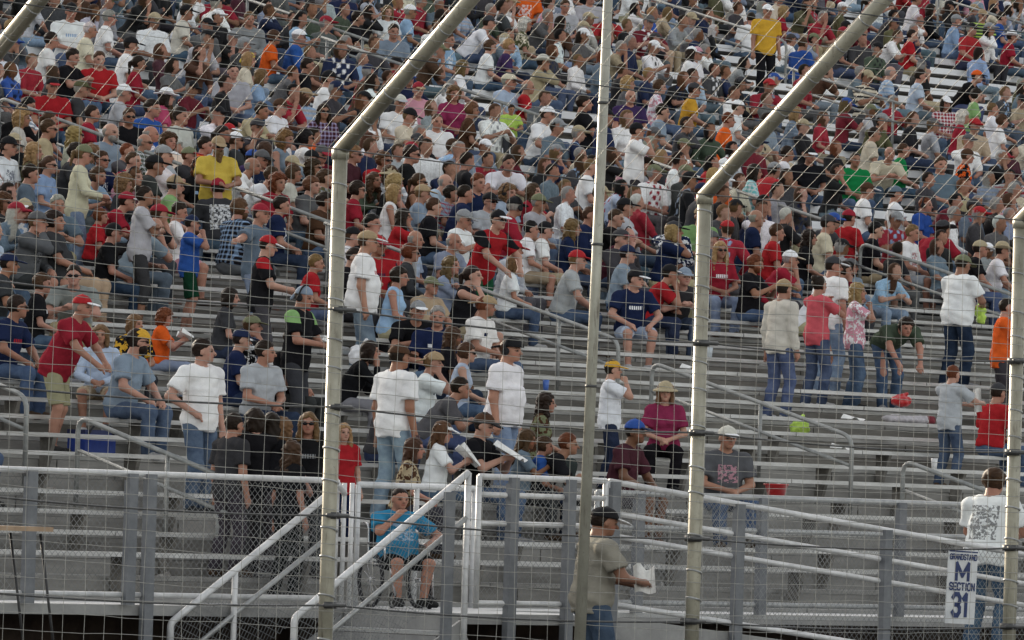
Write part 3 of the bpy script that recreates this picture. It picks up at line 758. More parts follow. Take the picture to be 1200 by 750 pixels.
for (out) in (.04, 1.25, 2.6):
    pts = []
    for x in np.linspace(bends[0].x-3, bends[-1].x+3, 40): pts.append(Vector((x, -OA*out-.075, fence_z(x)+OB*out-.03)))
    m = MB(); m.tube(pts, .006, 6); m.build('cable', MAT['cable'], fence, True)
# the wire mesh
m = MB(); rw = .0042
def wtube(pts, r=.0026): m.tube(pts, r, 4, False)
x0_, x1_ = bends[0].x-1.5, bends[-1].x+2.0
xs = np.arange(x0_, x1_, .225)
for i, x in enumerate(xs):
    zt_ = fence_z(x); pts = []
    for k, v in enumerate(np.linspace(0,1,14)):
        pts.append(Vector((x+.012*math.sin(i*1.7+v*9)+.004*rng.normal(), -.095, .1+(zt_-.1)*v)))
    for v in np.linspace(.1,1,10): pts.append(Vector((x+.010*math.sin(i*2.1+v*7), -.095-OA*OL*v, zt_+OB*OL*v)))
    wtube(pts)
nv = 34
for j in range(nv):
    zf = .12+j*(.150); pts = []
    for k, x in enumerate(np.linspace(x0_, x1_, 130)):
        zz = fence_z(x)*zf/5.15 if zf < 5.2 else None
        pts.append(Vector((x, -.095, fence_z(x)-5.1+zf+.006*math.sin(k*.9+j*2.3)+.003*rng.normal())))
    if pts[0].z < fence_z(0)-.03: wtube(pts)
for j in range(1, 16):
    o = j*.21; pts = []
    for k, x in enumerate(np.linspace(x0_, x1_, 110)):
        pts.append(Vector((x, -.095-OA*o, fence_z(x)+OB*o+.006*math.sin(k*.8+j*1.9))))
    wtube(pts)
m.build('wire_mesh', MAT['wire'], fence)
# thin straight pole
pt = empty('thin_pole', (0,0,0), 0, 'thin straight weathered pole between the second and third fence posts', 'pole')
a_ = atY(679,760,YF-.25); b_ = atY(713,-10,YF-.25); d_ = (b_-a_).normalized()
m = MB(); m.tube([a_-d_*(a_.z/d_.z), b_+d_*.8], .05, 12, radii=[.056,.043]); m.build('pole_shaft', post_paint('pole_paint', (.30,.29,.24), (.44,.43,.36)), pt, True)
for zz in (3.0, 4.3, 5.6):
    q = a_+d_*((zz-a_.z)/d_.z); m = MB(); m.tube([q-d_*.012,q+d_*.012], .056, 12); m.build('band', MAT['cable'], pt, True)
# section sign
GLY = {'G':[[(4,5),(3,6),(1,6),(0,5),(0,1),(1,0),(3,0),(4,1),(4,3),(2.4,3)]],'R':[[(0,0),(0,6),(3,6),(4,5),(4,4),(3,3),(0,3)],[(2,3),(4,0)]],'A':[[(0,0),(2,6),(4,0)],[(.8,2.2),(3.2,2.2)]],'N':[[(0,0),(0,6),(4,0),(4,6)]],
 'D':[[(0,0),(0,6),(2.6,6),(4,4.6),(4,1.4),(2.6,0),(0,0)]],'S':[[(4,5),(3,6),(1,6),(0,5),(0,4),(1,3.2),(3,2.8),(4,2),(4,1),(3,0),(1,0),(0,1)]],'T':[[(0,6),(4,6)],[(2,6),(2,0)]],'M':[[(0,0),(0,6),(2.4,1.5),(4.8,6),(4.8,0)]],
 'E':[[(4,6),(0,6),(0,0),(4,0)],[(0,3),(3.3,3)]],'C':[[(4,5),(3,6),(1,6),(0,5),(0,1),(1,0),(3,0),(4,1)]],'I':[[(1,0),(1,6)]],'O':[[(1,6),(3,6),(4,5),(4,1),(3,0),(1,0),(0,1),(0,5),(1,6)]],
 '3':[[(0,5),(1,6),(3,6),(4,5),(4,4),(3,3.1),(1.6,3.1)],[(3,3.1),(4,2.2),(4,1),(3,0),(1,0),(0,1)]],'1':[[(.4,4.7),(2,6),(2,0)]]}
def text_mesh(txt, width, height, stroke, mat, par, z, name):
    m = MB(); adv = {'I':3.4,'M':6.6}; tot = sum(adv.get(c,5.6) for c in txt)-1.6; kx = width/tot; ky = height/6; x = -width/2
    for c in txt:
        for j, ln in enumerate(GLY[c]):
            P_ = [Vector((x+px_*kx, -.0045-.0006*j, z+py_*ky)) for px_, py_ in ln]
            for i in range(len(P_)-1):
                d = (P_[i+1]-P_[i]).normalized()*stroke*.32; o_ = Vector((0,-.0003*(i%3),0)); m.bar(P_[i]-d+o_, P_[i+1]+d+o_, stroke, .002, Vector((0,1,0)).cross(d))
        x += adv.get(c,5.6)*kx
    return m.build(name, mat, par)
s0 = atY(1127, 688, Y2-.11); sg = empty('section_sign', s0, 0, 'white section sign with dark blue letters hung on the ramp railing', 'sign')
navy = plain('sign_navy', (.012,.03,.12), .5); wht = surf('sign_white', (.50,.52,.54), (.74,.75,.76), 4, .5, detail=8)
sg.rotation_euler = (R(1), R(1.5), R(2)); hw = .235; hh = .375
m = MB(); m.box((-hw,0,-hh),(hw,.012,hh)); m.build('sign_board', wht, sg)
for s_t, w_, h_, st, zz in (('GRANDSTAND',.43,.052,.012,hh-.095),('M',.20,.165,.044,hh-.30),('SECTION',.40,.070,.017,hh-.405),('31',.27,.215,.048,hh-.665)):
    text_mesh(s_t, w_, h_, st, navy, sg, zz, 'lettering')
m = MB(); m.box((-hw+.005,-.003,hh-.020),(hw-.005,-.0005,hh-.006)); m.build('stripe', navy, sg)
# table at the left edge
tb = empty('small_table', (0,0,0), 0, 'small table with a pale board top and a slanting black leg at the left edge', 'table')
p = atY(36, 621, -3.9); m = MB(); m.box((p.x-1.3,-4.2,p.z-.01),(p.x,-3.6,p.z+.03)); m.build('table_top', MAT['wood'], tb)
blk = plain('black_tube', (.02,.02,.022), .5)
for yy, dx in ((-4.1,.30),(-3.7,.30)):
    m = MB(); m.tube([(p.x-.06,yy,p.z-.03),(p.x-.06+dx,yy,0.)], .012, 8); m.build('leg', blk, tb, True)
for yy in (-4.1,-3.7):
    m = MB(); m.tube([(p.x-1.2,yy,p.z-.03),(p.x-1.5,yy,0.)], .012, 8); m.build('leg', blk, tb, True)
# ------------------------------------------------------------------ materials that take each wearer's own colour
def ocol(t): return t.nodes.new('ShaderNodeObjectInfo')
def attr(t, name, typ='GEOMETRY'):
    n = t.nodes.new('ShaderNodeAttribute'); n.attribute_name = name; n.attribute_type = typ; return n
def sepxyz(t, v):
    n = t.nodes.new('ShaderNodeSeparateXYZ'); t.links.new(v, n.inputs[0]); return n.outputs
def skin_mat():
    m, t, b = nt('skin'); oi = ocol(t); c = oi.outputs['Color']
    hc = attr(t, 'headco').outputs['Vector']; x, y, z = sepxyz(t, hc); ax = mathn(t,'ABSOLUTE',x)
    gp = t.nodes.new('ShaderNodeTexCoord').outputs['Object']
    n1 = noise(t, 9, 4, .6, gp); c = mixc(t, 1.0, c, ramp(t, n1, [(.3,(.86,.82,.80)),(.7,(1.1,1.04,1.0))]), 'MULTIPLY')
    def blob(x0, z0, rx, rz, ymin=.03):
        a = mathn(t,'DIVIDE', mathn(t,'SUBTRACT',ax,x0), rx); bb = mathn(t,'DIVIDE', mathn(t,'SUBTRACT',z,z0), rz)
        d = mathn(t,'ADD', mathn(t,'MULTIPLY',a,a), mathn(t,'MULTIPLY',bb,bb))
        return mathn(t,'MULTIPLY', mathn(t,'LESS_THAN', d, 1.0), mathn(t,'GREATER_THAN', y, ymin))
    c = mixc(t, mathn(t,'MULTIPLY',blob(.040,-.03,.020,.018),.25), c, (.50,.13,.09), 'MIX')
    c = mixc(t, mathn(t,'MULTIPLY',blob(.032,.004,.019,.012),.6), c, (.09,.045,.03))  # shade of the eye sockets, put into the skin colour
    c = mixc(t, mathn(t,'MULTIPLY',blob(.032,.003,.009,.007),.9), c, (.01,.008,.008))
    c = mixc(t, mathn(t,'MULTIPLY',blob(.034,.025,.021,.005),.7), c, (.05,.03,.02))
    c = mixc(t, mathn(t,'MULTIPLY',blob(.0,-.056,.023,.0075,.05),.75), c, (.25,.06,.05))
    c = mixc(t, mathn(t,'MULTIPLY',blob(.0,-.026,.017,.006,.09),.35), c, (.10,.04,.03))
    t.links.new(c, b.inputs['Base Color']); b.inputs['Roughness'].default_value = .55
    b.inputs['Subsurface Weight'].default_value = 0.0; b.inputs['Specular IOR Level'].default_value = .35
    bump(t, b, noise(t, 60, 2, .5, gp), .08, .002)
    return m
def cloth_mat(kind):
    m, t, b = nt('cloth_'+kind); c = ocol(t).outputs['Color']; ink = attr(t, 'ink', 'OBJECT').outputs['Color']
    tc = attr(t, 'torso').outputs['Vector']; x, y, z = sepxyz(t, tc)
    rnd = ocol(t).outputs['Random']
    def box(x0,x1,z0,z1,front=True):
        a = mathn(t,'MULTIPLY', mathn(t,'GREATER_THAN',x,x0), mathn(t,'LESS_THAN',x,x1)); bb = mathn(t,'MULTIPLY', mathn(t,'GREATER_THAN',z,z0), mathn(t,'LESS_THAN',z,z1))
        a = mathn(t,'MULTIPLY',a,bb); return mathn(t,'MULTIPLY',a, mathn(t,'GREATER_THAN',y,.02) if front else mathn(t,'LESS_THAN',y,-.02))
    off = node(t, 'ShaderNodeVectorMath', operation='ADD'); t.links.new(tc, off.inputs[0])
    cr = node(t, 'ShaderNodeCombineXYZ'); 
    for i in range(3): t.links.new(mathn(t,'MULTIPLY',rnd,37.+i*11), cr.inputs[i])
    t.links.new(cr.outputs[0], off.inputs[1]); tv = off.outputs[0]
    if kind == 'print':
        bl = mathn(t,'GREATER_THAN', noise(t, 26, 2, .7, tv), .50)
        c = mixc(t, mathn(t,'MULTIPLY', mathn(t,'MULTIPLY', box(-.10,.10,.22,.41), bl), .7), c, ink)
    elif kind == 'backprint':
        bl = mathn(t,'GREATER_THAN', noise(t, 30, 5, .75, tv), .49)
        c = mixc(t, mathn(t,'MULTIPLY', mathn(t,'MULTIPLY', box(-.125,.125,.12,.45,False), bl), .75), c, ink)
    elif kind == 'text':
        f = mathn(t,'GREATER_THAN', mathn(t,'FRACT', mathn(t,'MULTIPLY', x, 38)), .35)
        c = mixc(t, mathn(t,'MULTIPLY', box(-.085,.085,.32,.365), f), c, ink)
    elif kind == 'logo':
        c = mixc(t, box(.05,.095,.34,.38), c, ink)
    elif kind == 'stripes':
        c = mixc(t, mathn(t,'GREATER_THAN', mathn(t,'FRACT', mathn(t,'MULTIPLY', z, 15)), .6), c, ink)
    elif kind == 'plaid':
        f1 = mathn(t,'GREATER_THAN', mathn(t,'FRACT', mathn(t,'MULTIPLY', z, 17)), .62); f2 = mathn(t,'GREATER_THAN', mathn(t,'FRACT', mathn(t,'MULTIPLY', x, 17)), .62)
        c = mixc(t, mathn(t,'MULTIPLY', mathn(t,'ADD', f1, f2), .45), c, ink)
    elif kind == 'blotch':
        c = mixc(t, mathn(t,'GREATER_THAN', noise(t, 14, 2, .6, tv), .52), c, ink)
    elif kind == 'sleeves':
        c = mixc(t, mathn(t,'MULTIPLY', mathn(t,'GREATER_THAN', mathn(t,'ABSOLUTE', x), .165), mathn(t,'GREATER_THAN', z, .40)), c, ink)
    elif kind == 'denim':
        c = mixc(t, 1.0, c, ramp(t, noise(t, 7, 4, .6, tv), [(.32,(.70,.72,.78)),(.68,(1.35,1.3,1.22))]), 'MULTIPLY')
    gp = t.nodes.new('ShaderNodeTexCoord').outputs['Object']
    n = noise(t, 6, 4, .6, gp); c = mixc(t, 1.0, c, ramp(t, n, [(.3,(.84,.84,.85)),(.7,(1.08,1.08,1.07))]), 'MULTIPLY')
    t.links.new(c, b.inputs['Base Color']); b.inputs['Roughness'].default_value = .95; b.inputs['Specular IOR Level'].default_value = .04
    bump(t, b, noise(t, 13, 3, .6, gp), .55, .022)
    return m
def tint(name, rough=.7, sc_=40, str_=None):
    m, t, b = nt(name); c = ocol(t).outputs['Color']; gp = t.nodes.new('ShaderNodeTexCoord').outputs['Object']
    if str_:
        mp = node(t, 'ShaderNodeMapping'); mp.inputs['Scale'].default_value = str_; t.links.new(gp, mp.inputs['Vector']); gp = mp.outputs[0]
    n = noise(t, sc_, 3, .6, gp); c = mixc(t, 1.0, c, ramp(t, n, [(.3,(.62,.60,.58)),(.7,(1.35,1.3,1.22))]) if str_ else ramp(t, n, [(.3,(.85,.85,.85)),(.7,(1.1,1.1,1.1))]), 'MULTIPLY')
    t.links.new(c, b.inputs['Base Color']); b.inputs['Roughness'].default_value = rough; b.inputs['Specular IOR Level'].default_value = .15; bump(t, b, n, .3, .004)
    return m
PM = {'skin': skin_mat(), 'hair': tint('hair_strands', .55, 30, (1,1,.22)), 'hat': tint('hat_cloth', .85), 'shoe': tint('shoe_leather', .6), 'lens': tint('dark_lens', .15)}
for k in ('plain','print','backprint','text','logo','stripes','plaid','blotch','sleeves','denim'): PM[k] = cloth_mat(k)

C = dict(white=(.78,.79,.81), cream=(.58,.53,.41), offwhite=(.55,.54,.48), lightgrey=(.40,.41,.43), grey=(.25,.26,.27), darkgrey=(.10,.10,.105), charcoal=(.045,.045,.05), black=(.012,.012,.014),
 navy=(.014,.022,.06), blue=(.03,.08,.30), royal=(.03,.09,.32), lightblue=(.26,.38,.56), paleblue=(.42,.50,.62), sky=(.04,.24,.42), aqua=(.18,.48,.50), slate=(.12,.16,.20), greyblue=(.22,.27,.34),
 red=(.36,.02,.025), crimson=(.28,.02,.035), maroon=(.13,.012,.022), salmon=(.55,.10,.12), pink=(.42,.07,.14), magenta=(.24,.03,.08), rose=(.55,.28,.34), orange=(.66,.11,.02), yellow=(.52,.40,.07), gold=(.58,.33,.04),
 neon=(.42,.58,.12), green=(.012,.20,.06), lightgreen=(.22,.38,.15), darkgreen=(.012,.06,.03), olive=(.09,.09,.045), brown=(.07,.035,.02), tan=(.34,.25,.15), khaki=(.38,.32,.21), purple=(.05,.03,.09), plum=(.065,.022,.03), lavender=(.40,.36,.55), camo=(.16,.17,.10),
 denim=(.075,.11,.175), paledenim=(.21,.28,.37), darkdenim=(.028,.040,.075), dullgreen=(.06,.08,.055))
CN = dict(lightgrey='light grey', darkgrey='dark grey', offwhite='off-white', paleblue='pale blue', lightblue='light blue', greyblue='grey-blue', sky='bright sky blue', royal='royal blue', lightgreen='light green', darkgreen='dark green',
 neon='neon yellow', gold='golden yellow', dullgreen='dull green', slate='slate', camo='camouflage', denim='blue', paledenim='pale', darkdenim='dark blue')
HC = dict(brown=(.050,.026,.014), dark=(.016,.010,.007), black=(.006,.005,.005), blond=(.26,.17,.08), light=(.13,.08,.038), auburn=(.11,.035,.015), grey=(.24,.23,.22), silver=(.45,.44,.43), chestnut=(.085,.04,.02))
HN = dict(brown='brown', dark='dark', black='black', blond='blond', light='light brown', auburn='auburn', grey='grey', silver='silver', chestnut='chestnut')
SKIN = [(.38,.20,.145),(.34,.18,.125),(.43,.25,.19),(.28,.145,.095),(.36,.185,.13),(.16,.075,.04),(.30,.15,.09)]
FACE = {'N':0,'R':45,'C':-45,'L':-130,'B':150,'A':85,'D':-25,'E':22}

_mc = {}
def cached(key, fn):
    if key not in _mc: _mc[key] = fn()
    return _mc[key]
def headco(V, J):
    hc = (V-J['H'])@J['Rh']; hc[np.abs(hc[:,2]) > .2] = (0,-1,0); return hc
def get_body(pose, sex, hy, h):
    def f():
        J, V, Q = body_mesh(pose, sex, hy, h)
        return J, mk_mesh('person_body', V, Q, PM['skin'], {'headco': headco(V,J)})
    return cached(('b',pose,sex,hy,h), f)
def with_mat(key, base_fn, mat):
    def f():
        V, Q, tc = cached(('raw',)+key, base_fn); return mk_mesh(key[0], V, Q, PM[mat], {'torso': tc})
    return cached(key+(mat,), f)
def get_item(kind):
    mat = 'hair' if kind in ('short','crew','bald','shaggy','curly','bob','long','wavy','pony','bun','beard','longbeard') else 'lens' if kind == 'sunglasses' else 'hat'
    return cached(('i',kind), lambda: mk_mesh(kind, *head_item(kind), PM[mat]))
def child(name, me, par, col=None, ink=None):
    o = bpy.data.objects.new(name, me); COL.objects.link(o); o.parent = par
    if col: o.color = (*col, 1)
    if ink: o['ink'] = [float(v) for v in ink]
    return o

PEOPLE = []
def jit(c, a=.12):
    k = 1+rng.normal()*a*.6; return tuple(float(min(.8,max(.004,v*k*(1+rng.normal()*a*.25)))) for v in c)
def add_person(X, Y, Z, s, det):
    """s: dict of looks; builds one figure with its clothes"""
    pose, sex, hy = s['pose'], s['sex'], s['hy']
    h = .0125 if det else .0165
    J, bm = get_body(pose, sex, hy, h)
    root = bpy.data.objects.new('person', bm); COL.objects.link(root)
    root.color = (*s['skin'], 1)
    root.location = (X, Y, Z); root.rotation_euler = (0,0,R(180+s['a']))
    k = s['scale']; g = s.get('girth', 1.); g *= 1.07 if sex == 'm' else 1.02; s['girth'] = g; root.scale = (k*g, k*(1+(g-1)*.6), k)
    fat = s.get('fat', 0.)
    sm = with_mat(('shirt',pose,sex,s['top'],h,fat), lambda: shirt_mesh(pose, sex, s['top'], h*1.12, fat), s['pat'])
    so = child('shirt', sm, root, s['c1'], s['c2'])
    pm = with_mat(('trousers',pose,sex,s['leg'],h), lambda: pants_mesh(pose, sex, s['leg'], h*1.12), 'denim' if s['leg'] == 'jeans' else 'plain')
    nm = {'jeans':'jeans','long':'trousers','shorts':'shorts','capri':'capri_trousers'}[s['leg']]
    child(nm, pm, root, s['c3'], (0,0,0))
    Mh = Matrix(J['Rh'].tolist()).to_4x4(); Mh.translation = Vector(J['H'])
    def hw_(kind, name, col, par=None):
        o = child(name, get_item(kind), par or root, col)
        if par is None: o.matrix_local = Mh
        return o
    if s['hair']: hw_(s['hair'], 'hair', s['hc'])
    if s.get('beard'): hw_(s['beard'], 'beard', s['hc'])
    hat = s.get('hat')
    if hat == 'cap': c_ = hw_('cap','cap',s['k1']); hw_('cap_bill','cap_bill',s['k2'],c_)
    elif hat == 'backcap':
        c_ = hw_('cap','cap',s['k1']); c_.matrix_local = Mh@Matrix.Rotation(math.pi,4,'Z'); hw_('cap_bill','cap_bill',s['k2'],c_)
    elif hat: hw_(hat, {'brim_hat':'brimmed_hat'}.get(hat,hat), s['k1'])
    if s.get('shades'): hw_('sunglasses','sunglasses',(.01,.01,.012))
    if s.get('phones'): hw_('headset','headset',(.02,.02,.022))
    if s.get('shoes'):
        for q in 'lr':
            me = cached(('shoe',pose,sex,q), lambda: mk_mesh('shoe', *shoe_mesh(J, q), PM['shoe'])); child('shoe', me, root, s['k3'])
    s['obj'] = root; s['XYZ'] = (X,Y,Z)
    s['px'] = proj((X, Y, Z+(1.30 if POSES[pose][0] == 'sit' else 1.72)*k))
    PEOPLE.append(s); return root

